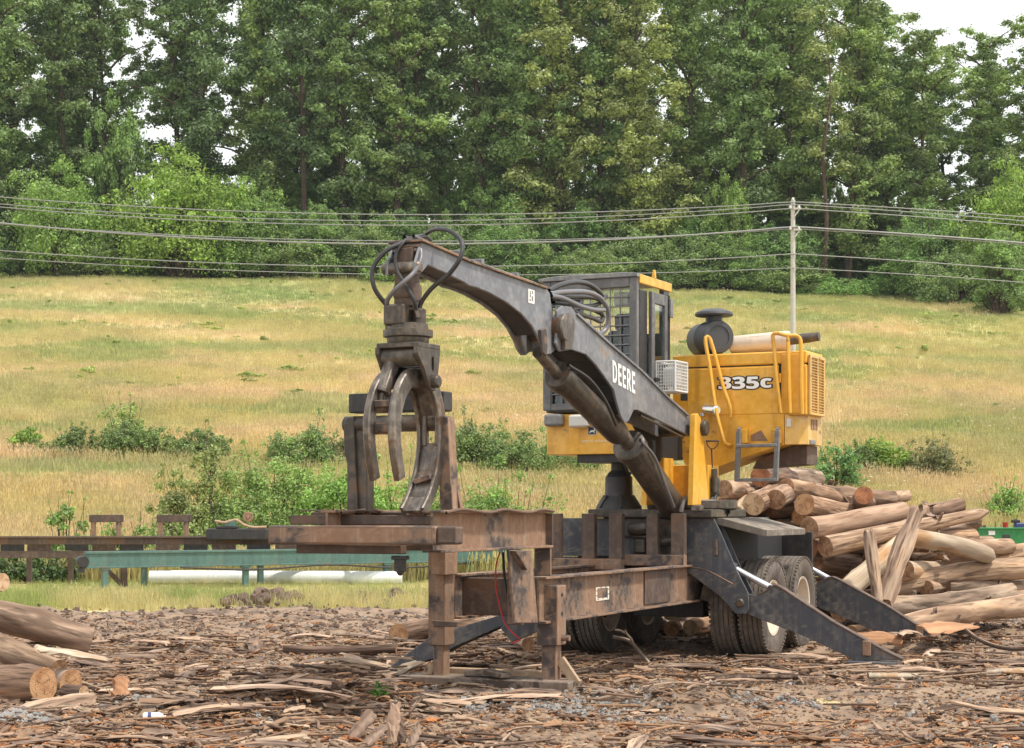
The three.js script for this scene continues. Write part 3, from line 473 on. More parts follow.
  hz([[551, 299, 0.02], [572, 297, -0.02], [598, 299, -0.06], [606, 305, -0.06], [609, 318, -0.05], [606, 326, -0.05]], 0.022);

  // rotator and grapple below the stick's nose
  const gx = 0.24, gz = U.fx(408, 300, gx).z;         // the hang point in U
  const P = (px, py, dx = 0) => U.fx(px, py, gx + dx);
  const Q = (px, py, dz = 0) => U.fz(px, py, gz + dz);
  const link = part('swing_link', [plate([[-0.085, 0], [0.085, 0], [0.07, 0.32], [0.075, 0.44], [-0.075, 0.44], [-0.075, 0.32]].map(([x, y]) => [gx + x, 3.09 + y]), 'z', gz - 0.05, gz + 0.07), drum(V(gx - 0.09, 3.2, gz + 0.01), V(gx + 0.09, 3.2, gz + 0.01), 0.08)], M.rustDark, L);
  const rot = part('rotator', [lathe([[0, 0], [0.15, 0], [0.16, 0.02], [0.16, 0.05], [0.19, 0.06], [0.19, 0.11], [0.155, 0.12], [0.15, 0.16], [0, 0.16]], 32, V(gx, 2.80, gz), V(gx, 2.96, gz)), box(gx - 0.13, gx + 0.05, 2.94, 3.10, gz - 0.04, gz + 0.16, 0.02), drum(V(gx + 0.1, 2.95, gz), V(gx + 0.1, 3.07, gz), 0.05), box(gx - 0.17, gx - 0.13, 2.9, 3.05, gz, gz + 0.06)], M.grease, L);
  const loop = (l, m = M.hose, r = 0.018) => part('hose', [tube(l.map(([px, py, dz]) => Q(px, py, dz)), r, l.length * 8, 9)], m, rot);
  loop([[397, 318, 0.0], [388, 307, 0.1], [374, 287, 0.2], [373, 268, 0.2], [386, 251, 0.15], [408, 241, 0.0], [424, 236, -0.3], [430, 240, -0.5]]);
  loop([[390, 312, 0.1], [387, 303, 0.14], [392, 293, 0.2], [404, 282, 0.2], [415, 271, 0.12], [421, 258, 0.05], [420, 246, 0.0], [422, 240, -0.2]], M.hoseGrey);
  loop([[419, 311, 0.0], [421, 303, 0.0], [432, 288, 0.0], [448, 275, 0.0], [460, 258, 0.0], [462, 243, -0.05], [452, 232, -0.1], [438, 229, -0.2], [427, 233, -0.35], [423, 240, -0.5]]);
  loop([[417, 312, 0.05], [414, 300, 0.1], [404, 283, 0.12], [397, 270, 0.12], [396, 255, 0.1], [404, 242, 0.05], [418, 236, -0.2]], M.hose, 0.015);
  part('hose_fitting', [cyl(Q(418.5, 318, 0.05), Q(414, 303, 0.06), 0.02), cyl(Q(420, 318, 0), Q(420, 308, 0), 0.02)], M.steel, rot);
  // grapple head
  const hx = gx - 0.01;
  const grapple = part('grapple', [
    box(hx - 0.165, hx + 0.2, 2.765, 2.805, gz - 0.17, gz + 0.18),
    plate([[gz + 0.2, 2.77], [gz + 0.2, 2.72], [gz + 0.1, 2.62], [gz - 0.02, 2.45], [gz - 0.09, 2.45], [gz - 0.13, 2.55], [gz - 0.17, 2.77]], 'x', hx + 0.165, hx + 0.2, [[[gz - 0.02, 2.70], [gz - 0.02, 2.62], [gz - 0.05, 2.58], [gz - 0.07, 2.62], [gz - 0.06, 2.72]]]),
    plate([[gz + 0.2, 2.77], [gz + 0.2, 2.72], [gz + 0.12, 2.6], [gz + 0.0, 2.5], [gz - 0.09, 2.5], [gz - 0.13, 2.55], [gz - 0.17, 2.77]], 'x', hx - 0.165, hx - 0.13),
    drum(V(hx - 0.14, 2.70, gz + 0.10), V(hx + 0.165, 2.70, gz + 0.10), 0.075), drum(V(hx - 0.18, 2.52, gz - 0.06), V(hx + 0.25, 2.52, gz - 0.06), 0.05), drum(V(hx - 0.16, 2.6, gz - 0.1), V(hx + 0.16, 2.6, gz - 0.1), 0.045),
  ], M.grease, L);
  const cy0_ = V(hx - 0.06, 2.72, gz + 0.08), cy1_ = V(hx - 0.09, 2.42, gz + 0.22);
  part('clamp_cylinder', [lathe([[0, 0], [0.05, 0], [0.06, 0.02], [0.06, 0.29], [0.065, 0.3], [0.065, 0.33], [0, 0.33]], 22, cy0_, cy1_.clone().add(cy0_.clone().sub(cy1_).multiplyScalar(0.0))), cyl(cy1_, V(hx - 0.09, 2.33, gz + 0.24), 0.03)], M.steel, grapple);
  // curved tongs: a swept bar per tine, deeper than it is wide
  function tine(line, x, w, d0, d1) { // line of [z, y]
    const c = new THREE.CatmullRomCurve3(line.map(([z, y]) => V(0, y, z)), false, 'centripetal'), n = 26, out = [], inn = [];
    for (let i = 0; i <= n; i++) { const p = c.getPointAt(i / n), t = c.getTangentAt(i / n), d = lerp(d0, d1, i / n); out.push([p.z - t.y * d * 0.5 * -1, p.y + t.z * d * 0.5 * -1]); inn.push([p.z + t.y * d * 0.5 * -1, p.y - t.z * d * 0.5 * -1]); }
    return plate(out.concat(inn.reverse()), 'x', x - w / 2, x + w / 2, [], 0.008);
  }
  const xa = hx - 0.13, xb = hx + 0.085;
  const lineF = [[-0.06, 2.55], [0.13, 2.53], [0.25, 2.43], [0.33, 2.26], [0.34, 2.08], [0.30, 1.9], [0.26, 1.775]].map(([z, y]) => [gz + z, y]);
  const front = part('front_tong', [tine(lineF, xa, 0.055, 0.12, 0.09), tine(lineF, xb, 0.055, 0.15, 0.10)], M.steel, L);
  part('cross_plate', [bar(V(xa + 0.03, 2.34, gz + 0.25), V(xb - 0.03, 2.34, gz + 0.25), 0.14, 0.05), drum(V(xa, 2.155, gz + 0.26), V(xb, 2.155, gz + 0.26), 0.045), box(hx - 0.15, hx - 0.03, 2.28, 2.36, gz + 0.2, gz + 0.3, 0.02)], M.rust, front);
  const lineB = [[-0.10, 2.56], [-0.2, 2.45], [-0.28, 2.28], [-0.30, 2.06], [-0.24, 1.84], [-0.11, 1.64], [0.0, 1.53]].map(([z, y]) => [gz + z, y]);
  const back = part('back_tong', [tine(lineB, hx - 0.04, 0.03, 0.13, 0.09), tine(lineB, hx + 0.14, 0.03, 0.13, 0.09)], M.steel, L);
  { const g = []; for (let i = 0; i + 1 < lineB.length; i++) { const a = V(hx + 0.05, lineB[i][1], lineB[i][0]), b = V(hx + 0.05, lineB[i + 1][1], lineB[i + 1][0]); if (i === 2) continue; g.push(bar(a, b, 0.17, 0.03, new THREE.Vector3().crossVectors(b.clone().sub(a), V(1, 0, 0)))); }
    g.push(box(hx - 0.03, hx + 0.02, 2.04, 2.3, gz - 0.32, gz - 0.27), box(hx + 0.09, hx + 0.13, 2.04, 2.3, gz - 0.32, gz - 0.27));
    part('tong_plate', g, M.steel, back); }
  part('worn_patch', [bar(V(hx - 0.02, 1.76, gz - 0.17), V(hx + 0.12, 1.80, gz - 0.18), 0.08, 0.04)], M.rust, back);
}

// ---------- the trailer under it, in the frame T ----------
const trailer = thing('trailer', 'rusty low trailer under the loader with dual wheels, folded-out blue-black outriggers and jack legs', 'trailer', [T.ox, 0, T.oz], -T.t);
{
  const R = trailer;
  const iBeam = (x, z0, z1, y0, y1, w = 0.16, m = M.rust, name = 'frame_rail') => part(name, [box(x - 0.012, x + 0.012, y0 + 0.02, y1 - 0.02, z0, z1, 0.003), box(x - w / 2, x + w / 2, y1 - 0.022, y1, z0, z1, 0.005), box(x - w / 2, x + w / 2, y0, y0 + 0.022, z0, z1, 0.005)], m, R);
  const r1 = iBeam(0.36, -2.6, 4.62, 0.59, 0.985, 0.15), r0 = iBeam(-0.58, -2.6, 4.3, 0.59, 0.985, 0.15);
  part('splice_plate', [box(0.374, 0.39, 0.63, 0.95, 1.3, 2.05, 0.004)], M.rustDark, r1);
  decal(96, 96, (g, w, h) => { g.clearRect(0, 0, w, h); g.strokeStyle = '#e8dfd0'; g.lineWidth = 9; g.setLineDash([26, 5]); g.strokeRect(10, 10, w - 20, h - 24); g.setLineDash([]); g.lineWidth = 6; g.beginPath(); g.moveTo(6, 92); g.lineTo(90, 88); g.stroke(); }, T.fx(595, 601.5, 0.376), T.fx(610, 600, 0.376), T.fx(595, 586.5, 0.376), 'chalk_square', r1);
  for (const z of [0.9, 1.9, 2.9, 3.9]) part('cross_member', [box(-0.57, 0.35, 0.66, 0.92, z - 0.05, z + 0.05)], M.rustDark, R);
  part('cross_member', [box(-0.57, 0.345, 0.62, 0.95, 4.1, 4.16)], M.rustDark, R);
  // dark bed above the axles
  part('bed', [box(-0.9, 0.56, 1.0, 1.3, -2.2, 0.62, 0.02), box(-0.6, 0.6, 1.28, 1.47, -1.6, 0.66, 0.02), box(0.5, 1.0, 0.75, 1.3, -2.02, -1.96, 0.01)], M.black, R);
  part('cross_beam', [box(-1.18, 0.66, 1.06, 1.465, 0.66, 0.70)], M.navy, R);
  part('machinery', [box(-0.2, 0.25, 1.08, 1.4, 0.70, 0.78), drum(V(-0.22, 1.35, 0.86), V(0.0, 1.36, 0.86), 0.06), drum(V(0.1, 1.22, 0.84), V(0.3, 1.24, 0.84), 0.05), cyl(V(-0.4, 1.28, 0.84), V(0.32, 1.26, 0.84), 0.018), box(-0.15, -0.03, 1.1, 1.25, 0.74, 0.88, 0.02)], M.grease, R);
  // combs of stub posts on a bar
  const comb = (x0, x1, z, posts, y0) => { const g = part('stake_bar', [box(x0, x1, y0, y0 + 0.115, z - 0.05, z + 0.05)], M.rust, R); for (const [a, b, top] of posts) part('stake', [box(a, b, y0 + 0.11, top, z - 0.045, z + 0.045)], M.rustDark, g); };
  const sx = (px, z) => T.fz(px, 540, z).x;
  comb(sx(545, 1.05), sx(623, 1.05), 1.05, [[sx(551, 1.05), sx(562, 1.05), 1.515], [sx(583, 1.05), sx(596, 1.05), 1.515]].concat([[sx(610, 1.05), sx(623.5, 1.05), 1.515]]), 0.93);
  comb(sx(623.5, 0.95), sx(685.5, 0.95), 0.95, [[sx(647.5, 0.95), sx(659, 0.95), 1.515], [sx(672, 0.95), sx(685.5, 0.95), 1.515]], 0.975);
  // gooseneck: rails stepping up, stiffeners, front tube and cross pieces
  for (const [x, n] of [[0.3, 0], [-0.60, 1]]) {
    const g = iBeam(x, 4.33, 6.5, 1.225, 1.545, 0.16, M.rust, 'gooseneck_rail');
    for (const z of [4.335]) part('stiffener', [box(x - 0.075, x + 0.075, 1.25, 1.52, z - 0.012, z + 0.012, 0.003)], z < 4.4 ? M.rustDark : M.rust, g);
    part('buckled_lip', [tube(Array.from({ length: 9 }, (_, i) => V(x + 0.085, 1.537 + 0.014 * Math.sin(i * 2.1 + n), 4.35 + i * 0.26)), 0.014, 40, 6)], M.rust, g);
  }
  part('neck_post', [plate(T.xs([[508, 550], [531, 550], [537, 623], [514, 623]], 0.37), 'x', 0.355, 0.38), box(0.22, 0.375, 0.985, 1.225, 4.36, 4.385), box(0.235, 0.375, 0.6, 1.22, 4.95, 4.98)], M.rust, R);
  part('gusset', [plate(T.xs([[512, 551], [524, 570], [528, 551]], 0.40), 'x', 0.38, 0.43)], M.rust, R);
  part('neck_post', [box(-0.66, -0.52, 0.985, 1.225, 4.35, 4.6)], M.rust, R);
  part('front_tube', [box(T.fz(271.5, 534, 6.62).x, T.fz(437, 534, 6.62).x, 1.283, 1.428, 6.52, 6.68, 0.02)], M.rust, R);
  part('front_tube', [box(T.fz(437, 534, 6.62).x, T.fz(457, 534, 6.62).x, 1.29, 1.425, 6.50, 6.64, 0.02)], M.rustDark, R);
  part('cross_piece', [box(-1.05, 0.22, 1.43, 1.505, 6.2, 6.3), box(-1.15, -0.3, 1.45, 1.53, 5.7, 5.8)], M.rustDark, R);
  part('cross_piece', [box(-0.86, 0.05, 1.212, 1.28, 6.42, 6.52), box(-0.5, 0.1, 1.22, 1.28, 5.5, 5.6)], M.rustDark, R);
  part('hanger', [box(-0.02, 0.06, 1.08, 1.2, 6.44, 6.5), box(-0.04, 0.08, 1.17, 1.2, 6.43, 6.51), drum(V(-0.0, 1.09, 6.47), V(0.04, 1.09, 6.47), 0.04)], M.black, R);
  part('bent_sheet', [plate([[-1.0, 5.95], [-0.45, 5.98], [-0.4, 6.2], [-0.7, 6.26], [-1.05, 6.16]], 'y', 1.535, 1.548)], M.rustDark, R);
  // upright gate on the gooseneck
  const gzz = 6.0, X = (px, py = 450) => T.fz(px, py, gzz).x, Y = (py, px = 400) => T.fz(px, py, gzz).y;
  const gate = part('gate_beam', [box(X(350), X(445.5), Y(412), Y(392.5), gzz - 0.13, gzz + 0.03, 0.012)], M.black, R);
  part('roller', [drum(V(X(345), Y(423.5), gzz), V(X(442), Y(423.5), gzz), 0.066)], M.grease, gate);
  part('gate_post', [box(X(356), X(369.5), 1.52, Y(428), gzz - 0.08, gzz + 0.04), plate(T.zs([[344, 424], [347, 418], [354, 417], [356, 470], [358, 516], [347.5, 516], [347.5, 463], [344.5, 452]], gzz + 0.06), 'z', gzz - 0.02, gzz + 0.07)], M.grease, gate);
  part('gate_post', [plate(T.zs([[436, 414], [448, 417], [453, 510], [441, 512]], gzz + 0.06), 'z', gzz - 0.06, gzz + 0.07), plate(T.zs([[452, 470], [460, 512], [452, 513]], gzz), 'z', gzz - 0.08, gzz - 0.03)], M.rust, gate);
  // jack legs and their wooden sill
  const lz = 4.42;
  const jack = (xa, xb, y0, y1, ya) => { const j = part('jack_leg', [box(xa, xb, y0, y1, lz - 0.1, lz + 0.1, 0.012)], M.rust, R); part('inner_leg', [box(xa + 0.03, xb - 0.03, 0.05, y0 + 0.05, lz - 0.065, lz + 0.065, 0.01)], M.rust, j); return j; };
  const jl = jack(T.fz(433, 600, lz).x, T.fz(450, 600, lz).x, T.fz(441, 645, lz).y, 1.225, 0.6);
  part('collar', [plate(T.zs([[431.5, 620], [434, 627], [457, 627], [457, 622]], lz + 0.12), 'z', lz + 0.1, lz + 0.125)], M.rustDark, jl);
  const jr = jack(T.fz(541, 600, lz).x, T.fz(562, 600, lz).x, T.fz(554, 645, lz).y, T.fz(554, 585, lz).y, 0.6);
  part('bracket', [plate(T.zs([[533, 585], [556, 585], [556, 632], [534, 612]], lz), 'z', lz - 0.03, lz - 0.01)], M.rustDark, jr);
  for (const [a, b] of [[[533, 588], [557, 606]], [[535, 612], [557, 629]]]) { const p = T.fz(a[0], a[1], lz + 0.03), q = T.fz(b[0], b[1], lz + 0.03); part('gusset', [bar(p, q, 0.1, 0.02, V(0, 0, 1))], M.rust, jr); }
  for (const py of [595, 614]) { const p = T.fz(564.5, py, lz + 0.02), xx = T.fz(562, 600, lz).x; part('pin_hole', [drum(V(xx - 0.01, p.y, lz + 0.0), V(xx + 0.004, p.y, lz), 0.022)], M.darkness, jr); }
  part('pin', [cyl(V(T.fz(562, 600, lz).x - 0.02, T.fz(562, 638, lz).y, lz), V(T.fz(562, 600, lz).x + 0.07, T.fz(562, 638, lz).y, lz), 0.025)], M.rust, jr);
  for (const [a, b] of [[[421, 683], [434, 665]], [[577, 684], [560, 659]]]) part('brace', [bar(T.fz(a[0], a[1], lz), T.fz(b[0], b[1], lz), 0.08, 0.05, V(0, 0, 1))], M.plankPale, R);
  part('sill_rail', [box(T.fz(447, 680, 4.3).x, T.fz(548, 680, 4.3).x, 0.06, 0.16, 4.2, 4.28, 0.012)], M.plankPale, R);
  // wheels: lathe tyres, dished rims
  const tp = []; { const w = 0.135, r = 0.525; tp.push([0.29, -w * 0.72], [0.33, -w * 0.9], [0.42, -w], [0.49, -w * 0.93], [0.515, -w * 0.84]); for (const k of [-0.6, -0.2, 0.2, 0.6]) { const t = w * k; tp.push([r - 0.003, t - 0.016], [r - 0.002, t - 0.007], [r - 0.017, t - 0.005], [r - 0.017, t + 0.005], [r - 0.002, t + 0.007], [r - 0.003, t + 0.016]); } tp.push([0.515, w * 0.84], [0.49, w * 0.93], [0.42, w], [0.33, w * 0.9], [0.29, w * 0.72]); }
  const tyreG = [toCreasedNormals(new THREE.LatheGeometry(tp.map(([r, t]) => new THREE.Vector2(r, t)), 56), 0.5).rotateZ(-Math.PI / 2)];
  for (let i = 0; i < 64; i++) for (const s of [-1, 1]) { const b = new THREE.BoxGeometry(0.03, 0.022, 0.030).translate(s * 0.118, 0.511, 0).rotateX((i + (s > 0 ? 0.5 : 0)) * Math.PI / 32); tyreG.push(b); }
  const tyreGeo = boxUV(mergeGeometries(tyreG.map(clean)));
  const rimGeo = boxUV(clean(toCreasedNormals(new THREE.LatheGeometry([[0, 0.03], [0.09, 0.035], [0.1, 0.02], [0.13, -0.01], [0.2, -0.02], [0.235, 0.0], [0.255, 0.06], [0.27, 0.105], [0.295, 0.112], [0.298, 0.1], [0.28, 0.08], [0.285, -0.1], [0.0, -0.1]].map(([r, t]) => new THREE.Vector2(r, t)), 36), 0.5).rotateZ(-Math.PI / 2)));
  const nuts = mergeGeometries(Array.from({ length: 8 }, (_, i) => clean(new THREE.CylinderGeometry(0.016, 0.016, 0.03, 6).rotateZ(Math.PI / 2).translate(0.0, 0.165 * Math.cos(i * 0.785), 0.165 * Math.sin(i * 0.785)))));
  for (const [zi, z] of [0, -1.2].entries()) {
    part('axle', [cyl(V(-1.1, 0.525, z), V(1.0, 0.525, z), 0.06), box(-0.45, 0.35, 0.4, 0.62, z - 0.1, z + 0.1)], M.black, R);
    for (const [x, s] of [[0.985, 1], [0.675, -1], [-1.16, -1], [-0.85, 1]]) {
      const w = new THREE.Group(); w.name = 'wheel'; w.position.set(x, 0.515, z); w.rotation.x = x * 3 + zi; R.add(w);
      const t = shade(new THREE.Mesh(tyreGeo, M.tyre)); t.name = 'tyre'; w.add(t);
      const r = shade(new THREE.Mesh(rimGeo, M.cream)); r.name = 'rim'; if (s < 0) r.rotation.y = Math.PI; w.add(r);
      const n = shade(new THREE.Mesh(nuts, M.steel)); n.name = 'wheel_nuts'; if (s < 0) n.rotation.y = Math.PI; w.add(n);
    }
  }
  // fender deck over the right wheels, dipping to the outside
  part('fender', [plate([[0.62, 1.46], [0.72, 1.468], [1.2, 1.345], [1.2, 1.285], [1.17, 1.28], [0.62, 1.41]], 'z', -0.9, 0.62)], M.deck, R);
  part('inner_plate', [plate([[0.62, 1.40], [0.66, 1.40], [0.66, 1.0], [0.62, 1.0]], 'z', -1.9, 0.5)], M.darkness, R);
  part('fender', [plate([[-0.7, 1.46], [-1.3, 1.36], [-1.3, 1.30], [-0.7, 1.40]], 'z', -1.5, 0.62)], M.deck, R);
  // outriggers on the right: bracket plates, arm with flanges, chrome rod
  function outrigger(z, bracket, pivotPx, arm, rodPx, th, footPx, armM) {
    const o = part('outrigger_bracket', [plate(T.zs(bracket, z + th), 'z', z + th - 0.025, z + th), plate(T.zs(bracket, z + th).map(([x, y]) => [x, y]), 'z', z - th, z - th + 0.025)], M.navy, R);
    const pv = T.fz(pivotPx[0], pivotPx[1], z + th);
    part('pivot_pin', [drum(V(pv.x, pv.y, z - th - 0.02), V(pv.x, pv.y, z + th + 0.025), 0.045)], M.grease, o);
    const A = T.zs(arm, z + th - 0.05), a = part('outrigger_arm', [plate(A, 'z', z + th - 0.075, z + th - 0.05), plate(A, 'z', z - th + 0.05, z - th + 0.075)], M.navy, R);
    const top = A.slice(1, armM), g = []; for (let i = 0; i + 1 < top.length; i++) { const p = V(top[i][0], top[i][1], z), q = V(top[i + 1][0], top[i + 1][1], z); g.push(bar(p, q, 2 * th - 0.08, 0.02, V(0, 0, 1).cross(q.clone().sub(p)))); }
    part('top_flange', g, M.rustDark, a);
    const f = T.fz(footPx[0], footPx[1], z + th); part('foot_lug', [box(f.x - 0.04, f.x + 0.04, f.y - 0.08, f.y + 0.07, z + th - 0.06, z + th - 0.005)], M.rust, a);
    part('foot_pad', [box(f.x - 0.2, f.x + 0.3, 0.0, 0.045, z - th - 0.02, z + th + 0.02, 0.02)], M.navy, a);
    const p = T.fz(rodPx[0], rodPx[1], z), q = T.fz(rodPx[2], rodPx[3], z), back = p.clone().add(p.clone().sub(q).multiplyScalar(0.9));
    const rod = part('ram_rod', [cyl(p.clone().add(p.clone().sub(q).multiplyScalar(0.2)), q, 0.036)], M.chrome, a);
    part('ram_barrel', [cyl(back, p, 0.06), drum(V(q.x, q.y, z - th + 0.06), V(q.x, q.y, z + th - 0.06), 0.034)], M.black, R);
    return o;
  }
  const near = outrigger(0.62, [[677, 518], [713.4, 518], [720.4, 531.8], [735.8, 568], [748.5, 594], [749, 610], [746, 614], [735.8, 614], [720.4, 597], [690, 574], [677, 566]], [740, 603], [[748, 594], [757, 595], [768, 590], [775, 585], [781, 588], [834, 623], [882, 649.5], [902, 659.5], [856, 661], [848, 656.8], [806, 637], [753, 616.5], [744, 612], [742, 600]], [736, 569, 771, 588], 0.1, [866, 648], 8);
  part('ridge_weld', [tube([T.fz(686, 567, 0.724), T.fz(703, 569, 0.724), T.fz(733, 584, 0.724)], 0.007, 20, 6)], M.rust, near);
  part('lug', [plate(T.zs([[714, 540], [717, 539], [717.5, 555], [714.5, 556]], 0.74), 'z', 0.72, 0.76)], M.rustDark, near);
  outrigger(-2.1, [[772, 524], [790, 536], [800, 556], [811, 582], [811, 604], [803, 608], [795, 598], [772, 575]], [806, 594], [[808, 583], [818, 583], [826, 579], [832, 577], [839, 580], [885, 605], [937, 638.5], [898, 643], [892, 640], [857, 623], [812, 605], [806, 600]], [799, 562.5, 829, 579], 0.1, [919, 630], 7);
  part('light_bar', [cyl(V(0.45, 0.95, 0.62), T.fz(683, 576, 0.72), 0.03), bar(V(0.5, 0.6, 0.5), V(0.62, 1.1, 0.5), 0.12, 0.03)], M.grease, R);
  // left outrigger, swung out behind the legs
  const lzz = 2.9;
  const armL = T.zs([[388, 668], [391, 665.5], [431, 636], [470, 624], [514, 611], [545, 600], [545, 612], [511, 622], [455, 646.5], [432, 659], [400, 669]], lzz);
  part('outrigger_arm', [plate(armL, 'z', lzz - 0.02, lzz), plate(armL, 'z', lzz - 0.2, lzz - 0.18), plate(armL.slice(1, 6).concat(armL.slice(1, 6).map(([x, y]) => [x, y - 0.02]).reverse()), 'z', lzz - 0.18, lzz - 0.02)], M.navy, R);
  part('outrigger_foot', [plate(T.zs([[500, 628], [520, 612], [535, 615], [535, 632], [512, 642]], 3.1), 'z', 3.0, 3.1)], M.navy, R);
  part('safety_chain', [tube([T.fz(503, 552, 4.9), T.fz(505, 580, 4.9), T.fz(510, 605, 4.9), T.fz(513, 620, 4.9)], 0.012, 30, 6)], M.black, R);
}
// loose things on and under the trailer
{
  const g = T, p = (px, py, z = 4.95) => T.world(T.fz(px, py, z));
  const c = part('cable', [tube([p(500, 552), p(496.5, 563), p(496, 585), p(500, 607), p(506, 625), p(514, 634), p(520, 640, 4.7), p(512, 643, 4.6)], 0.0065, 50, 7)], M.red, scene);
  tag(c, 'thin red cable hanging loosely below the gooseneck of the trailer', 'cable');
  const a = T.world(V(T.fz(408, 688, 4.42).x, 0, 4.42));
  const sill = thing('timber_sill', 'flat weathered timber sill lying under both jack legs', 'timber', [a.x, 0, a.z], -T.t);
  part('plank', [box(0, T.fz(577, 690, 4.42).x - T.fz(408, 688, 4.42).x, 0.02, 0.11, -0.14, 0.2, 0.015)], M.plank, sill);
  for (const [x, z, r] of [[0.72, 0.05, 0.3], [0.9, 0.12, -0.35]]) { const b = new RoundedBoxGeometry(0.26, 0.045, 0.14, 1, 0.01).rotateY(r).rotateZ(r * 0.3).translate(x, 0.15, z); part('offcut', b, M.plank, sill); }
}
// ---------- logs ----------
function logShape(len, ra, rb, seed, o = {}) {
  const { bend = 0.02, rough = 0.05, knots = 3, n = 22, m = 14, taperEnd = 0, sag = 0 } = o, R = rngOf(seed), ph = [R() * 6, R() * 6, R() * 6, R() * 6];
  const kn = Array.from({ length: knots }, () => [R() * 6.283, 0.1 + 0.8 * R(), 0.1 + 0.16 * R()]);
  const pos = [], uv = [], idx = [], rings = [];
  for (let j = 0; j <= m; j++) {
    const t = j / m, y = t * len, bx = bend * len * Math.sin(Math.PI * t + ph[0] * 0.2) * Math.cos(ph[1]), bz = bend * len * Math.sin(Math.PI * t + ph[0] * 0.2) * Math.sin(ph[1]) - sag * Math.sin(Math.PI * t);
    const ring = [], flare = 1 + 0.05 * Math.sin(t * 9 + ph[2]), end = taperEnd && t > 1 - taperEnd ? Math.sqrt(Math.max(0.02, 1 - ((t - 1 + taperEnd) / taperEnd) ** 2)) : 1;
    for (let i = 0; i <= n; i++) {
      const a = (i % n) / n * Math.PI * 2;
      let r = lerp(ra, rb, t) * flare * end * (1 + rough * (fbm(Math.cos(a) * 1.4 + ph[2] * 3, Math.sin(a) * 1.4 + t * len * 1.8 + ph[3] * 3, seed, 3) - 0.5) * 2.4);
      for (const [ka, kt, ks] of kn) { const da = Math.atan2(Math.sin(a - ka), Math.cos(a - ka)), dt = (t - kt) * len / (ra * 1.1); r += ra * ks * Math.exp(-(da * da * 4 + dt * dt * 3)); }
      pos.push(bx + r * Math.cos(a), y, bz + r * Math.sin(a)); uv.push(i / n * Math.max(1, Math.round(ra * 6.28 / 0.55)) * 0.5 + ph[0], y * 0.55 + ph[1]); ring.push([bx + r * Math.cos(a), bz + r * Math.sin(a)]);
    }
    rings.push([ring, bx, bz]);
  }
  for (let j = 0; j < m; j++) for (let i = 0; i < n; i++) { const a = j * (n + 1) + i; idx.push(a, a + n + 1, a + 1, a + 1, a + n + 1, a + n + 2); }
  const g = new THREE.BufferGeometry(); g.setAttribute('position', new THREE.Float32BufferAttribute(pos, 3)); g.setAttribute('uv', new THREE.Float32BufferAttribute(uv, 2)); g.setIndex(idx); g.computeVertexNormals();
  const nr = g.attributes.normal; for (let j = 0; j <= m; j++) { const a = j * (n + 1), b = a + n, x = nr.getX(a) + nr.getX(b), y = nr.getY(a) + nr.getY(b), z = nr.getZ(a) + nr.getZ(b), l = Math.hypot(x, y, z); nr.setXYZ(a, x / l, y / l, z / l); nr.setXYZ(b, x / l, y / l, z / l); }
  const cap = (j, s) => { // slightly uneven sawn face, set out from the bark by a millimetre
    const [ring, bx, bz] = rings[j], y = j ? len : 0, p = [], u = [], ix = [], tilt = [R() - 0.5, R() - 0.5].map((v) => v * 0.12), rr = j ? rb : ra, K = 4;
    p.push(bx, y + s * 0.002, bz); u.push(0.5, 0.5);
    for (let k = 1; k <= K; k++) for (let i = 0; i < n; i++) { const f = k / K, x = bx + (ring[i][0] - bx) * f, z = bz + (ring[i][1] - bz) * f; p.push(x, y + s * (0.002 + 0.004 * (fbm(x * 30, z * 30, seed + j, 2) - 0.5) * (k < K ? 1 : 0)), z); u.push(0.5 + (x - bx) / rr * 0.47, 0.5 + (z - bz) / rr * 0.47); }
    for (let i = 0; i < n; i++) { const b = (i + 1) % n; ix.push(0, 1 + (s > 0 ? b : i), 1 + (s > 0 ? i : b)); for (let k = 0; k + 1 < K; k++) { const q = 1 + k * n; const A = q + i, B = q + b, C = q + n + i, D = q + n + b; if (s > 0) ix.push(A, B, C, B, D, C); else ix.push(A, C, B, B, C, D); } }
    const c = new THREE.BufferGeometry(); c.setAttribute('position', new THREE.Float32BufferAttribute(p, 3)); c.setAttribute('uv', new THREE.Float32BufferAttribute(u, 2)); c.setIndex(ix); c.computeVertexNormals(); return c;
  };
  return { bark: g, capA: cap(0, -1), capB: cap(m, 1) };
}
let logSeed = 500; const tints = new Map();
function tinted(m, i) { // every log its own shade of the bark
  const k = i % 5, key = m.uuid + k; if (!tints.has(key)) { const c = m.clone(); c.color.setRGB(...[[1, 1, 1], [0.82, 0.78, 0.74], [1.1, 1.06, 1.0], [0.92, 0.84, 0.76], [1.05, 0.95, 0.84]][k]); tints.set(key, c); } return tints.get(key);
}
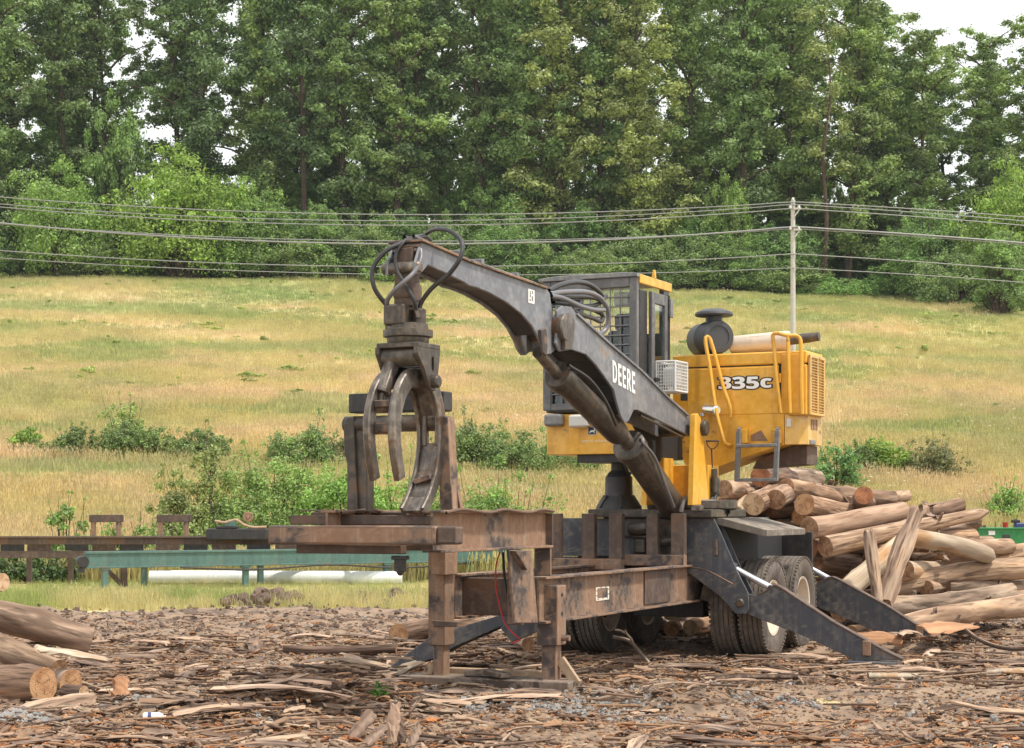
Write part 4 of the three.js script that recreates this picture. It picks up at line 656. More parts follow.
// a = near/sawn end, b = other end (world points), radii
function log(label, a, b, ra, rb, barkM, endM, o = {}) {
  const s = logShape(a.distanceTo(b), ra, rb, o.seed || logSeed++, o), t = thing(o.name || 'log', label, o.category || 'log', [a.x, a.y, a.z], 0, o.group);
  t.quaternion.setFromUnitVectors(V(0, 1, 0), b.clone().sub(a).normalize());
  if (o.roll) t.rotateY(o.roll);
  const add = (n, g, m) => { const k = shade(new THREE.Mesh(g, m)); k.name = n; t.add(k); return k; };
  add('bark', s.bark, tinted(barkM, logSeed)); add('sawn_end', s.capA, endM); add('sawn_end', s.capB, o.endB || endM);
  if (o.flap) { // torn bark lifting off
    const R = rngOf(logSeed * 7);
    for (let i = 0; i < o.flap * 0.5; i++) { const y = (0.15 + 0.7 * R()) * a.distanceTo(b), an = R() * 6.28, g = stripShape(rngOf(logSeed + i * 31), 0.16 + 0.2 * R(), 0.06 + 0.05 * R(), 0.5, 0.15).rotateX(-Math.PI / 2).translate(0, 0, lerp(ra, rb, 0.5) * 1.05).rotateY(an).translate(0, y, 0); add('loose_bark', g, M.barkFlap); }
  }
  return t;
}
// a torn strip of bark, lying along x, hollow side down
function stripShape(R, len, w, curl, bow, th = 0.012) {
  const nx = 7, ny = 4, pos = [], idx = [], ph = R() * 6, tw = (R() - 0.5) * 0.9;
  for (const s of [1, 0]) for (let i = 0; i <= nx; i++) {
    const t = i / nx, ww = w * (0.8 + 0.2 * Math.sin(Math.PI * t)) * (0.62 + 0.6 * R()), jag = (i === 0 || i === nx);
    for (let j = 0; j <= ny; j++) {
      const u = j / ny - 0.5, ang = u * curl * 2.4, rad = ww / Math.max(0.2, curl * 2.4);
      let x = (t - 0.5) * len + (jag ? (R() - 0.5) * len * 0.1 : 0), z = curl > 0.1 ? Math.sin(ang) * rad : u * ww, y = (curl > 0.1 ? (Math.cos(ang) - 1) * rad : 0) + bow * len * Math.sin(Math.PI * t) + 0.01 * (R() - 0.5);
      const c = Math.cos(tw * (t - 0.5)), q = Math.sin(tw * (t - 0.5)); const yy = y * c - z * q, zz = y * q + z * c;
      pos.push(x, yy - (s ? 0 : th), zz);
    }
  }
  const W = ny + 1, N = (nx + 1) * W;
  for (let i = 0; i < nx; i++) for (let j = 0; j < ny; j++) { const a = i * W + j; idx.push(a, a + 1, a + W, a + 1, a + W + 1, a + W, N + a, N + a + W, N + a + 1, N + a + 1, N + a + W, N + a + W + 1); }
  for (let i = 0; i < nx; i++) for (const j of [0, ny]) { const a = i * W + j, b = a + W; idx.push(a, b, N + a, b, N + b, N + a); }
  for (let j = 0; j < ny; j++) for (const i of [0, nx]) { const a = i * W + j, b = a + 1; idx.push(a, N + a, b, b, N + a, N + b); }
  const g = new THREE.BufferGeometry(); g.setAttribute('position', new THREE.Float32BufferAttribute(pos, 3)); g.setIndex(idx); const q = g.toNonIndexed(); q.computeVertexNormals(); return boxUV(q);
}
M.barkFlap = std({ map: BARK.brown.map, roughness: 0.95, side: THREE.DoubleSide });
const px = (p, d) => p * d / FOCAL;
{
  const G = 'logs heaped beside the trailer';
  const L = (label, x0, y0, d0, x1, y1, d1, r0, r1, bm, em, o = {}) => { if (!('group' in o)) { d0 *= 1.06; d1 *= 1.06; } return log(label, at(x0, y0, d0), at(x1, y1, d1), px(r0, d0), px(r1, d1), bm, em, { group: G, ...o }); };
  // the pile on the right, front row first
  L('smooth straight log whose brown sawn end sticks out highest in the pile beside the fender', 810, 528, 20.9, 902, 511, 22.0, 11.2, 9.6, BARK.peeled, END.brown, { rough: 0.02 });
  L('long rough log below the smooth one, thinning to a pointed tip out to the side', 823, 547, 20.9, 992, 511, 22.6, 11.2, 5.5, BARK.tan, END.brown, { flap: 5, rough: 0.07, bend: 0.015, taperEnd: 0.1 });
  L('rough log with ragged bark showing at the top of the pile behind the pointed one', 868, 523, 22.4, 961, 506, 23.0, 9, 8, BARK.brown, END.brown, { flap: 6, rough: 0.1 });
  L('sawn log with a round orange-brown face in the middle of the top row', 805, 504, 21.2, 856, 513, 22.4, 11.5, 9, BARK.tan, END.orange, { flap: 2 });
  L('short stub of log with a dark reddish end tipped up on top of the pile', 863.5, 494, 21.9, 856, 512, 22.9, 9.8, 9.5, BARK.brown, END.red, { flap: 1 });
  L('long pale brown log lying crosswise along the back of the top row', 812, 491, 22.6, 892, 499, 23.3, 9.5, 8.8, BARK.tan, END.brown, { flap: 3 });
  L('log with a dark knotty end lying just under the steps', 724, 489, 21.6, 760, 488, 22.6, 9.6, 8, BARK.tan, END.brown, { flap: 1 });
  L('log with a split rounded end resting behind the fender', 752, 505, 21.4, 785, 489, 22.6, 11, 9, BARK.tan, END.pale, {});
  L('log with a rounded brown end beside the split one, behind the fender', 776, 501, 21.5, 797, 489, 22.7, 10.6, 9, BARK.brown, END.brown, { flap: 1 });
  L('log with small dark knots on pale bark, highest under the yellow counterweight', 780, 478, 22.8, 817, 479, 23.6, 9.5, 9.5, BARK.grey, END.brown, { flap: 1, knots: 6 });
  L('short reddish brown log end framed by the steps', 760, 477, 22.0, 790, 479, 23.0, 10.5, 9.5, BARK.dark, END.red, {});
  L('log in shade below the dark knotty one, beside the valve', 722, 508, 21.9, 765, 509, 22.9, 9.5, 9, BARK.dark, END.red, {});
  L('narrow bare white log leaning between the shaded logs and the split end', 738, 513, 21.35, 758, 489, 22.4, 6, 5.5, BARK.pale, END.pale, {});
  L('brown log running back between the top row and the crosswise log', 786, 489, 22.0, 835, 498, 22.8, 9.5, 9, BARK.tan, END.brown, { flap: 2 });
  L('log with a shaded reddish end below the smooth log', 806, 547, 21.2, 850, 556, 22.6, 11, 10.5, BARK.dark, END.red, {});
  L('pale yellowish log with a bend, bulging from the middle of the pile', 907, 538, 20.9, 995, 557, 21.5, 9.8, 8.8, BARK.pale, END.pale, { flap: 2, bend: 0.03, rough: 0.06, taperEnd: 0.12 });
  L('bare pale log sloping down towards the far outrigger behind the bark slab', 846, 592, 20.7, 908, 538, 21.3, 11, 10.5, BARK.pale, END.pale, { rough: 0.05 });
  L('short log with a brown sawn end below the bent pale one', 905, 568, 20.8, 946, 572, 22.2, 10.8, 9.8, BARK.pale, END.brown, {});
  L('heavy grey barked log reaching out of the picture below the bent pale log', 884, 588, 20.9, 1030, 568, 21.9, 11.6, 11, BARK.grey, END.brown, { flap: 4, rough: 0.07 });
  L('log with crumbling dark end, second from the ground on the open side', 884, 605, 20.4, 1012, 594, 21.3, 10.8, 9.5, BARK.grey, END.brown, { flap: 6, rough: 0.09, knots: 5 });
  L('knotty log half hidden behind the second lowest one', 945, 588, 21.3, 1019, 587, 21.9, 9.5, 8, BARK.grey, END.brown, { flap: 3 });
  L('lowest log of the pile, lying on the mud beyond the far outrigger', 905, 628, 19.95, 1034, 602, 21.0, 10.8, 11, BARK.tan, END.brown, { flap: 3, rough: 0.05 });
  L('log with a yellow paint mark on its far end, below the pointed one', 915, 541, 22.0, 971, 538, 22.5, 11.5, 11.2, BARK.tan, END.brown, { flap: 2 });
  {
    const b = at(972.2, 538, 23.86), d = thing('paint_mark', 'yellow paint splash on a log end beside the green machine', 'paint mark', [b.x, b.y, b.z]);
    part('paint', [new THREE.SphereGeometry(0.055, 10, 8).scale(0.5, 1, 1)], std({ color: col(0.75, 0.6, 0.06), roughness: 0.7 }), d);
  }
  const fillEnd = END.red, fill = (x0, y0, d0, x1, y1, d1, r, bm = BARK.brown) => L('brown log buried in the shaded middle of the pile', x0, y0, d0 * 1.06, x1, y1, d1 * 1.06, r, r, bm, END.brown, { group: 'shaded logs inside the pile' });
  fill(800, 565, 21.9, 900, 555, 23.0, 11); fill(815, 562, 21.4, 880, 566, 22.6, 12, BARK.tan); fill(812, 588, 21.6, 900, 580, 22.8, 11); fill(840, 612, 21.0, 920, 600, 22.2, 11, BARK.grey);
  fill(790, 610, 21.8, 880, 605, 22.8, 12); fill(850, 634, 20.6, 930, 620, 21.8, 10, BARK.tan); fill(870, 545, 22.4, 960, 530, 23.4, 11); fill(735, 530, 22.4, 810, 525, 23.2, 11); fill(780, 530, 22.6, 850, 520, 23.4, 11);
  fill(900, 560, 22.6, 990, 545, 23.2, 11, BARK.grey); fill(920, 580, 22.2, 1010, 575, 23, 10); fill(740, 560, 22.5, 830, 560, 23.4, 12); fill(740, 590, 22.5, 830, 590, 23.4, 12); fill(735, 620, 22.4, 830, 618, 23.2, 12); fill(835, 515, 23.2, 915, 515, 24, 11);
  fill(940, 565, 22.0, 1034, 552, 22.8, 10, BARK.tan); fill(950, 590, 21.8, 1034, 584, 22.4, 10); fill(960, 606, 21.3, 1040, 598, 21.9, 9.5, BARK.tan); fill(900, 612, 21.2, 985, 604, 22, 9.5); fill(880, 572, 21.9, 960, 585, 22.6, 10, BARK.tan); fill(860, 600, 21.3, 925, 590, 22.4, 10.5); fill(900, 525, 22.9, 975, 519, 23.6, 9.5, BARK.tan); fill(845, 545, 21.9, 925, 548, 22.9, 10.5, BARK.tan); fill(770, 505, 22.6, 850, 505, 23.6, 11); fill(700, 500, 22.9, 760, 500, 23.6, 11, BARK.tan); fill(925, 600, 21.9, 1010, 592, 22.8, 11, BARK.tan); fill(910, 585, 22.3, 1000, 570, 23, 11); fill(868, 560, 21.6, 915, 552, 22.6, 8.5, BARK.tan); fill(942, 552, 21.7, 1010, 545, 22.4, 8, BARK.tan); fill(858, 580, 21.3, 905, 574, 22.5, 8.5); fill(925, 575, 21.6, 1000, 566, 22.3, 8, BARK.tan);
  for (const [x, y, d, r, bm, em] of [[838, 577, 21.9, 8, 'tan', 'orange'], [872, 612, 20.95, 8.5, 'brown', 'brown'], [928, 590, 21.0, 7.5, 'tan', 'brown'], [952, 612, 20.7, 7.5, 'grey', 'brown'], [826, 572, 22.2, 8, 'brown', 'orange'], [742, 498, 21.9, 7, 'tan', 'brown'], [800, 517, 22.0, 8, 'brown', 'orange'], [846, 503, 22.6, 7, 'tan', 'brown'], [966, 578, 21.5, 7, 'tan', 'brown']])
    L('slim brown log filling a gap between the thicker ones of the pile', x, y, d * 1.06, x + 62, y - 7, (d + 1.5) * 1.06, r, r * 0.9, BARK[bm], END[em], { group: 'slim logs in the gaps of the pile', flap: 1 });
  // cut ends seen under the trailer
  const u = 'log ends under the trailer';
  L('log with a pale round end beside the dual wheels, seen under the trailer', 690, 629, 21.5, 722, 622, 22.6, 8.3, 8, BARK.tan, END.pale, { group: u });
  L('log with an orange round end second from the dual wheels, seen under the trailer', 672.5, 628, 21.6, 690, 620, 22.8, 8.2, 8, BARK.brown, END.orange, { group: u });
  L('dark log end below the half hidden one, farthest from the dual wheels', 648, 632, 21.6, 660, 624, 22.8, 9, 9, BARK.dark, END.red, { group: u });
  L('upper log with half of its orange end hidden by the frame rail', 648.5, 613, 21.7, 660, 606, 22.9, 9.5, 9, BARK.brown, END.orange, { group: u });
  L('upper log with a pale end half hidden by the frame rail beside the orange one', 674, 609, 21.7, 688, 602, 22.9, 11, 10.5, BARK.tan, END.pale, { group: u });
  // single log on the mud behind the jack legs
  L('single log lying on the mud behind the jack leg, orange end out', 400, 636, 20.0, 470, 625, 21.4, 12, 11.5, BARK.brown, END.orange, { group: undefined, flap: 1 });
  L('half buried rough log on the mud behind the red cable', 513, 634, 18.6, 528, 645, 18.0, 7, 6.5, BARK.grey, END.brown, { group: undefined });
  L('thin bark-covered pole lying flat on the mud in front of the green conveyor', 284, 649, 19.0, 396, 649, 18.9, 4.2, 5.2, BARK.dark, END.brown, { group: undefined, name: 'pole', category: 'pole' });
  // heap on the left
  const H = 'logs heaped at the picture edge', N = (label, ...r) => { const o = r.length > 10 ? r.pop() : {}; return L(label, ...r, { group: H, ...o }); };
  N('thick grey-brown log topmost of the heap near the grass, sawn end pointing to the loader', 90, 642, 15.75, -40, 606, 15.4, 14.5, 16.5, BARK.brown, END.pale, { rough: 0.03, flap: 1 });
  N('slender log sloping down below the topmost one of the heap near the grass', 60, 670, 14.9, -40, 632, 15.6, 11, 14, BARK.grey, END.brown, { rough: 0.05 });
  N('log with a large round orange face in front of the heap near the grass', 44, 684, 14.3, -50, 677, 15.0, 18, 18.5, BARK.dark, END.orange, { rough: 0.04, flap: 1 });
  N('log with a smaller orange face right behind the large one', 70, 681, 14.8, -30, 668, 15.6, 14, 14, BARK.brown, END.orange, {});
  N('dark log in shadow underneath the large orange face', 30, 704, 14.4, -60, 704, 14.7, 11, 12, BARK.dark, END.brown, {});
  N('small barked log with a torn orange side lying on the ground before the heap', 140, 707, 13.9, 66, 706, 14.0, 6.5, 8.6, BARK.grey, END.orange, {});
  N('stub of a log end just showing at the picture edge by the grass', 3, 581, 27.0, -30, 580, 27.5, 9, 9, BARK.grey, END.pale, { group: undefined });
  N('brown log wedged between the slender log and the large orange face', 58, 678, 15.3, -40, 660, 15.2, 9, 11, BARK.brown, END.brown, { flap: 1 });
  N('short dark log with a pale end low behind the torn small log', 84, 693, 14.7, 20, 690, 15.0, 8, 9, BARK.dark, END.pale, {});
  N('grey log lying across inside the heap below the slender one', 52, 668, 15.2, -40, 655, 15.7, 12, 13, BARK.grey, END.brown, {});
}
// bark grain runs along the strip
function grain(g) { const q = g.clone(), uv = q.attributes.uv.clone(); for (let i = 0; i < uv.count; i++) uv.setXY(i, g.attributes.uv.getY(i) * 1.6, g.attributes.uv.getX(i) * 0.7); q.setAttribute('uv', uv); return q; }
// big torn slabs of bark and split wood
function slab(label, a, b, w, curl, bow, seed, m, o = {}) {
  const s = stripShape(rngOf(seed), a.distanceTo(b), w, curl, bow, o.th || 0.02), t = thing(o.name || 'bark_slab', label, o.category || 'bark slab', [(a.x + b.x) / 2, (a.y + b.y) / 2, (a.z + b.z) / 2], 0, o.group);
  const k = shade(new THREE.Mesh(grain(s), m)); k.name = 'bark'; k.quaternion.setFromUnitVectors(V(1, 0, 0), b.clone().sub(a).normalize()); if (o.roll) k.rotateX(o.roll); t.add(k); return t;
}
const flat = (map) => std({ map, roughness: 0.95, side: THREE.DoubleSide, bumpMap: barkHeight, bumpScale: 0.006 });
M.barkTan = flat(BARK.tan.map); M.barkPeeled = flat(BARK.peeled.map); M.barkBrown = M.barkFlap; M.barkPale = flat(BARK.pale.map); M.barkFresh = flat(BARK.peeled.map); M.barkFresh.color.setRGB(0.9, 0.68, 0.5);
slab('forked slab of brown bark draped down the front of the log pile, wide limb', at(916, 510, 21.8), at(884, 598, 21.3), 0.27, 0.45, 0.03, 91, M.barkTan, { roll: 1.6 });
slab('narrow limb of the torn bark hanging beside the wide forked slab', at(868, 530, 21.75), at(877, 600, 21.3), 0.16, 0.5, 0.0, 92, M.barkTan, { roll: 1.6 });
slab('curved slab of fresh bark lying before the heap of logs by the grass', at(-8, 722, 13.3), at(92, 694, 13.9), 0.24, 0.6, 0.05, 93, M.barkTan, { roll: 0.5 });
slab('long pale splinter resting on the heap of logs by the grass', at(38, 648, 14.5), at(108, 659, 15.2), 0.09, 0, 0.01, 94, M.barkPale, { name: 'splinter', category: 'splinter', roll: 0.5 });
slab('upright block of split wood standing in the litter beside the small torn log', at(121, 699, 13.9), at(122, 676, 14.0), 0.13, 0, 0.0, 95, M.barkFresh, { name: 'wood_block', category: 'wood block', roll: 1.4, th: 0.1 });
slab('orange plank of slabwood lying at the tip of the far outrigger', at(925, 629, 19.3), at(975, 625, 19.9), 0.26, 0.1, 0.02, 96, M.barkFresh, { roll: 0.3 });
slab('orange slab of fresh bark on the mud between the two outrigger arms', at(856, 636, 19.6), at(902, 638, 19.4), 0.2, 0.5, 0.05, 97, M.barkFresh, { roll: 0.6 });
slab('pale split board propped against the foot of the jack leg', at(376, 676, 15.6), at(420, 661, 16.2), 0.10, 0.1, 0.0, 98, M.barkPale, { name: 'board', category: 'board', roll: 0.4 });
{
  // branch under the trailer
  const p = (x, y, d) => at(x, y, d), b = part('branch', [tube([p(650, 664, 18.0), p(641, 654, 18.2), p(634, 645, 18.4), p(627, 640, 18.6), p(614, 637, 18.8)], 0.02, 20, 6), tube([p(634, 645, 18.4), p(630, 637, 18.5), p(621, 631, 18.6), p(616, 630, 18.7)], 0.013, 16, 6), tube([p(632, 641, 18.45), p(627, 634, 18.5), p(625, 630, 18.5)], 0.01, 12, 6)], BARK.grey, scene);
  tag(b, 'bare forked branch standing in the shade under the trailer', 'branch');
  const b2 = part('branch', [tube([p(966, 630, 18.4), p(978, 639, 18.0), p(995, 646, 17.7), p(1012, 649, 17.5), p(1034, 648, 17.4)], 0.022, 24, 6)], BARK.dark, scene); tag(b2, 'thin dark bent branch on the mud near the outrigger tip', 'branch');
  const b3 = part('branch', [tube([p(868, 676, 16.4), p(920, 676, 16.5), p(970, 673, 16.7), p(1040, 670, 16.9)], 0.03, 24, 7)], BARK.pale, scene); tag(b3, 'pale straight branch lying on the mud in front of the outriggers', 'branch');
  const b4 = part('branch', [tube([p(652, 678, 16.5), p(700, 679, 16.4), p(745, 677, 16.5), p(800, 677, 16.5)], 0.026, 24, 7)], BARK.dark, scene); tag(b4, 'dark straight branch lying in front of the trailer wheels', 'branch');
}

// ---------- conveyors at the edge of the grass ----------
{
  const d0 = 36, d1 = 39.6, s = (x, y, d = d0) => at(x, y, d);
  const A = s(85, 0, 36), Bq = s(520, 0, 41.5), dx = Bq.x - A.x, dz = Bq.z - A.z, len = Math.hypot(dx, dz), gc = thing('conveyor', 'long low teal green conveyor frame on short legs behind the trailer', 'conveyor', [A.x, 0, A.z], Math.atan2(-dz, dx));
  const along = (x) => { const k = (x - CX) / FOCAL; return -(A.x + k * A.z) / (dx + k * dz) * len; }, top = at(0, 553, 36).y, bot = at(0, 567.5, 36).y;
  part('side_rail', [box(0, len, bot, top, -0.05, 0.05), box(0, len, top - 0.02, top + 0.03, -0.08, 0.08), box(0, len, bot - 0.02, bot + 0.015, -0.07, 0.07)], M.teal, gc);
  part('side_rail', [box(0.7, len, bot, top - 0.01, -0.95, -0.85), box(0.7, len, bot - 0.02, bot + 0.015, -0.98, -0.82)], M.teal, gc);
  for (const x of [105, 245.5, 387, 470]) part('leg', [box(along(x) - 0.06, along(x) + 0.06, -0.02, bot, -0.05, 0.05), box(along(x) - 0.1, along(x) + 0.1, bot - 0.06, bot - 0.01, -0.06, 0.06)], M.teal, gc);
  for (const x of [160, 278, 405]) part('leg', [box(along(x) - 0.06, along(x) + 0.06, -0.02, bot, -0.95, -0.85)], M.teal, gc);
  for (let i = 0; i < 9; i++) part('roller', [drum(V(0.6 + i * len / 9.3, top - 0.1, -0.85), V(0.6 + i * len / 9.3, top - 0.1, -0.05), 0.06, 12)], M.rustDark, gc);
  part('end_roller', [drum(V(-0.06, (top + bot) / 2 - 0.03, -0.1), V(-0.06, (top + bot) / 2 - 0.03, 0.09), 0.12), box(-0.16, -0.02, bot - 0.1, bot, -0.02, 0.06)], M.black, gc);
  part('brace', [bar(V(0.52, bot - 0.02, -0.3), V(0.9, 0.02, -0.3), 0.1, 0.08)], M.rustDark, gc); part('brace', [box(0.86, 0.98, 0.0, bot, -0.35, -0.25)], M.rustDark, gc);
  part('hanging_cable', [tube([V(2, bot - 0.03, 0.06), V(3.6, bot - 0.1, 0.08), V(5.4, bot - 0.03, 0.06), V(7.2, bot - 0.12, 0.08), V(9, bot - 0.03, 0.06)], 0.02, 40, 5)], M.black, gc);
  const p0 = s(150, 577.5, d1), wp = thing('pipe', 'long white pipe lying in the grass behind the teal conveyor', 'pipe', [p0.x, p0.y, p0.z]);
  part('pipe_wall', [cyl(V(0, 0, 0), V(at(402, 0, d1).x - p0.x, -0.02, 0), 0.16, 0.16, 24)], M.pipe, wp);
  const dr = 38.6, r0 = at(-40, 0, dr), rc = thing('log_deck', 'long rusty log deck of low rails running behind the teal conveyor', 'log deck', [r0.x, 0, r0.z]);
  const C = (x0, x1, y0, y1, za, zb) => box(at(x0, 0, dr).x - r0.x, at(x1, 0, dr).x - r0.x, at(0, y0, dr).y, at(0, y1, dr).y, za, zb, 0.01);
  part('top_rail', [C(-40, 300, 544.5, 537, -0.06, 0.06), C(-40, 300, 538, 536, -0.12, 0.12)], M.rustDark, rc);
  part('top_rail', [C(-40, 300, 543.5, 537.5, -1.3, -1.2)], M.rust, rc);
  part('bottom_rail', [C(-40, 90, 558, 551, -0.05, 0.05), C(60, 300, 556, 551, -1.1, -1.0)], M.rustDark, rc);
  for (let i = 0; i < 11; i++) part('slat', [C(-38 + i * 31, -14 + i * 31, 551.5, 544, -0.9 + 0.3 * (i % 3), -0.84 + 0.3 * (i % 3))], i % 2 ? M.black : M.rustDark, rc);
  for (const x of [20, 62, 240]) part('leg', [C(x, x + 5, 588, 556, -0.6, -0.5)], M.rustDark, rc);
  for (const [x, i] of [[91, 0], [158.5, 1]]) {
    const h = thing('hoop', i ? 'rusty square hoop standing on the log deck, the one beside the gearbox' : 'rusty square hoop standing on the log deck, the one nearer the picture edge', 'hoop', [at(x, 0, 39).x, at(0, 537, 39).y, -39]);
    const w = 30 / FOCAL * 39, ht = 19.5 / FOCAL * 39, q = 0.1;
    part('post', [box(0, q, 0, ht, -0.05, 0.05)], M.rust, h); part('post', [box(w - q, w, 0, ht, -0.05, 0.05)], M.rust, h); part('top_bar', [box(-0.03, w + 0.05, ht - 0.1, ht + 0.06, -0.06, 0.06)], M.rustDark, h);
  }
  const gp = at(207, 537, 38.2), gb = thing('gearbox', 'dark rusty drive box with a pulley and pipes on the log deck', 'gearbox', [gp.x, gp.y, gp.z]), k = 38.2 / FOCAL;
  part('housing', [box(0, 60 * k, -3 * k, 8.5 * k, -0.4, 0.1, 0.03), box(10 * k, 30 * k, 8.5 * k, 11 * k, -0.3, 0.1)], M.black, gb);
  part('pulley', [drum(V(41 * k, 20 * k, -0.06), V(41 * k, 20 * k, 0.02), 5.2 * k, 20), drum(V(41 * k, 20 * k, 0.02), V(41 * k, 20 * k, 0.04), 2 * k, 12)], M.rust, gb);
  part('pipe', [tube([V(8 * k, 16 * k, 0), V(18 * k, 14.5 * k, 0.05), V(30 * k, 17 * k, 0.05), V(36 * k, 13 * k, 0.05), V(45 * k, 10 * k, 0.05), V(60 * k, 10 * k, 0.05)], 0.03, 30, 6)], M.plankPale, gb);
  part('motor', [drum(V(18 * k, 12 * k, 0), V(26 * k, 12 * k, 0), 3.4 * k), box(22 * k, 29 * k, 9 * k, 16 * k, -0.05, 0.08)], M.teal, gb);
  part('lever', [tube([V(9 * k, 10 * k, 0), V(6 * k, 22 * k, 0), V(3 * k, 38 * k, 0.05)], 0.012, 14, 5)], M.black, gb);
  // green machine on the far side
  const dg = 31, g0 = at(968, 560, dg), gm = thing('machine', 'green painted steel machine bed with a dark slot, beyond the log pile', 'machine', [g0.x, g0.y, g0.z]), q = dg / FOCAL;
  part('bed', [box(0, 2.2, 4 * q, 31.5 * q, -0.6, 0, 0.02), box(0, 2.2, 30.5 * q, 32.5 * q, -0.62, 0.02, 0.01)], M.green, gm);
  part('slot', [box(34.5 * q, 42 * q, 13 * q, 25.5 * q, -0.02, 0.012), drum(V(38 * q, 15 * q, 0), V(38 * q, 15 * q, 0.03), 3 * q)], M.black, gm);
  part('bracket', [box(30 * q, 50 * q, 4 * q, 10 * q, -0.02, 0.04)], M.rustDark, gm);
  part('underframe', [box(0.1, 2.2, -16 * q, 4 * q, -0.5, -0.1)], M.black, gm);
  part('sticker', [box(20.5 * q, 27 * q, 25 * q, 29.2 * q, -0.002, 0.006, 0.002)], M.white, gm);
  part('bolt', [cyl(V(29 * q, 32 * q, -0.1), V(29 * q, 38 * q, -0.1), 0.012), box(13 * q, 19 * q, 32 * q, 35 * q, -0.2, -0.05)], M.rust, gm);
  const bp = at(1008.5, 528, dg - 0.1), can = thing('bucket', 'small red bucket standing on the green machine', 'bucket', [bp.x, bp.y - 0.02, -(dg + 0.1)]);
  part('pail', [lathe([[0, 0], [0.04, 0], [0.048, 0.11], [0.05, 0.115], [0.042, 0.115], [0.036, 0.02], [0, 0.02]], 20, V(0, 0, 0), V(0, 0.115, 0))], M.red, can);
  const bq = thing('motor', 'dark blue electric motor with a black cap on the green machine', 'motor', [at(1021, 528, dg).x, bp.y - 0.02, -(dg + 0.15)]);
  part('housing', [box(-0.07, 0.2, 0, 0.11, -0.1, 0.06, 0.03)], M.blue, bq); part('cap', [box(-0.12, 0.02, 0.11, 0.16, -0.06, 0.04, 0.01), cyl(V(-0.05, 0.1, 0), V(-0.05, 0.17, 0), 0.03)], M.black, bq);
}
// ---------- utility pole and wires ----------
{
  const d = 95, b = groundAt(793, 362), k = d / FOCAL, top = at(793, 200, d).y, base = hill(at(793, 0, d).x, d) - 0.3;
  const po = thing('utility_pole', 'pale grey utility pole with short side brackets at the foot of the wooded slope', 'utility pole', [at(793, 0, d).x, base, -d]), Y = (py) => at(0, py, d).y - base;
  part('post', [cyl(V(0, 0, 0), V(0, top - base, 0), 0.15, 0.115, 14)], M.pole, po);
  for (const y of [209, 230]) { const c = part('bracket', [bar(V(0, Y(y), 0.13), V(8 * k, Y(y), 0.13), 0.09, 0.1), bar(V(1 * k, Y(y + 8), 0.13), V(6 * k, Y(y + 1), 0.13), 0.06, 0.06)], M.pole, po); part('insulator', [drum(V(5.5 * k, Y(y), 0.13), V(5.5 * k, Y(y - 3), 0.13), 0.07, 12), drum(V(-3 * k, Y(y), 0.13), V(-3 * k, Y(y - 3), 0.13), 0.07, 12)], M.white, c); }
  part('cap', [drum(V(0, top - base, 0), V(0, top - base + 0.12, 0), 0.07, 12)], M.white, po);
  const L = (x, a, m, e) => { const t = x; const l0 = (t - 512) * (t - 793) / ((0 - 512) * (0 - 793)), l1 = (t - 0) * (t - 793) / (512 * (512 - 793)), l2 = t * (t - 512) / (793 * (793 - 512)); return a * l0 + m * l1 + e * l2; };
  const rows = [['topmost thin power wire', 197, 214, 202, 217, 0.026], ['upper power wire just below the topmost one', 204, 219.5, 204.5, 221, 0.024], ['third power wire down, closest pair with the second', 207, 224, 208.5, 225.5, 0.026], ['thick bundled cable at mid height', 223, 243, 227, 243, 0.045], ['thin twin of the thick bundled cable', 223.8, 240.5, 229, 244.8, 0.024], ['fifth wire down, single and thin', 250.5, 266, 254, 270, 0.026], ['lowest wire, hanging just above the field edge', 258, 275, 268, 282.5, 0.022]];
  for (const [label, a, m, e, r, rad] of rows) {
    const pts = [], dep = (x) => d - 0.15; for (let x = -160; x <= 793; x += 40) pts.push(at(x, L(x, a, m, e), dep(x))); pts.push(at(793, e, dep(793)));
    for (let x = 830; x <= 1180; x += 50) { const t = (x - 793) / 231; pts.push(at(x, e + (r - e) * t - 4 * t * (t - 1) * 1.5 * -0.6, dep(x))); }
    const w = part('power_wire', [tube(pts, rad, 80, 5)], M.wire, scene); tag(w, label + ', strung across the view from the pole', 'wire', 'wires on the utility pole');
  }
}
// ---------- foliage ----------
const leafMat = (r, g, b) => new THREE.MeshPhysicalMaterial({ color: col(r, g, b), vertexColors: true, roughness: 0.75, transmission: 0.45, thickness: 0, side: THREE.DoubleSide });
const LEAF = [leafMat(1.22, 1.23, 1.1), leafMat(1.24, 1.24, 1.0), leafMat(1.06, 1.17, 1.08), leafMat(1.16, 1.22, 1.2), leafMat(1.28, 1.24, 0.82), leafMat(0.94, 1.04, 0.95)];
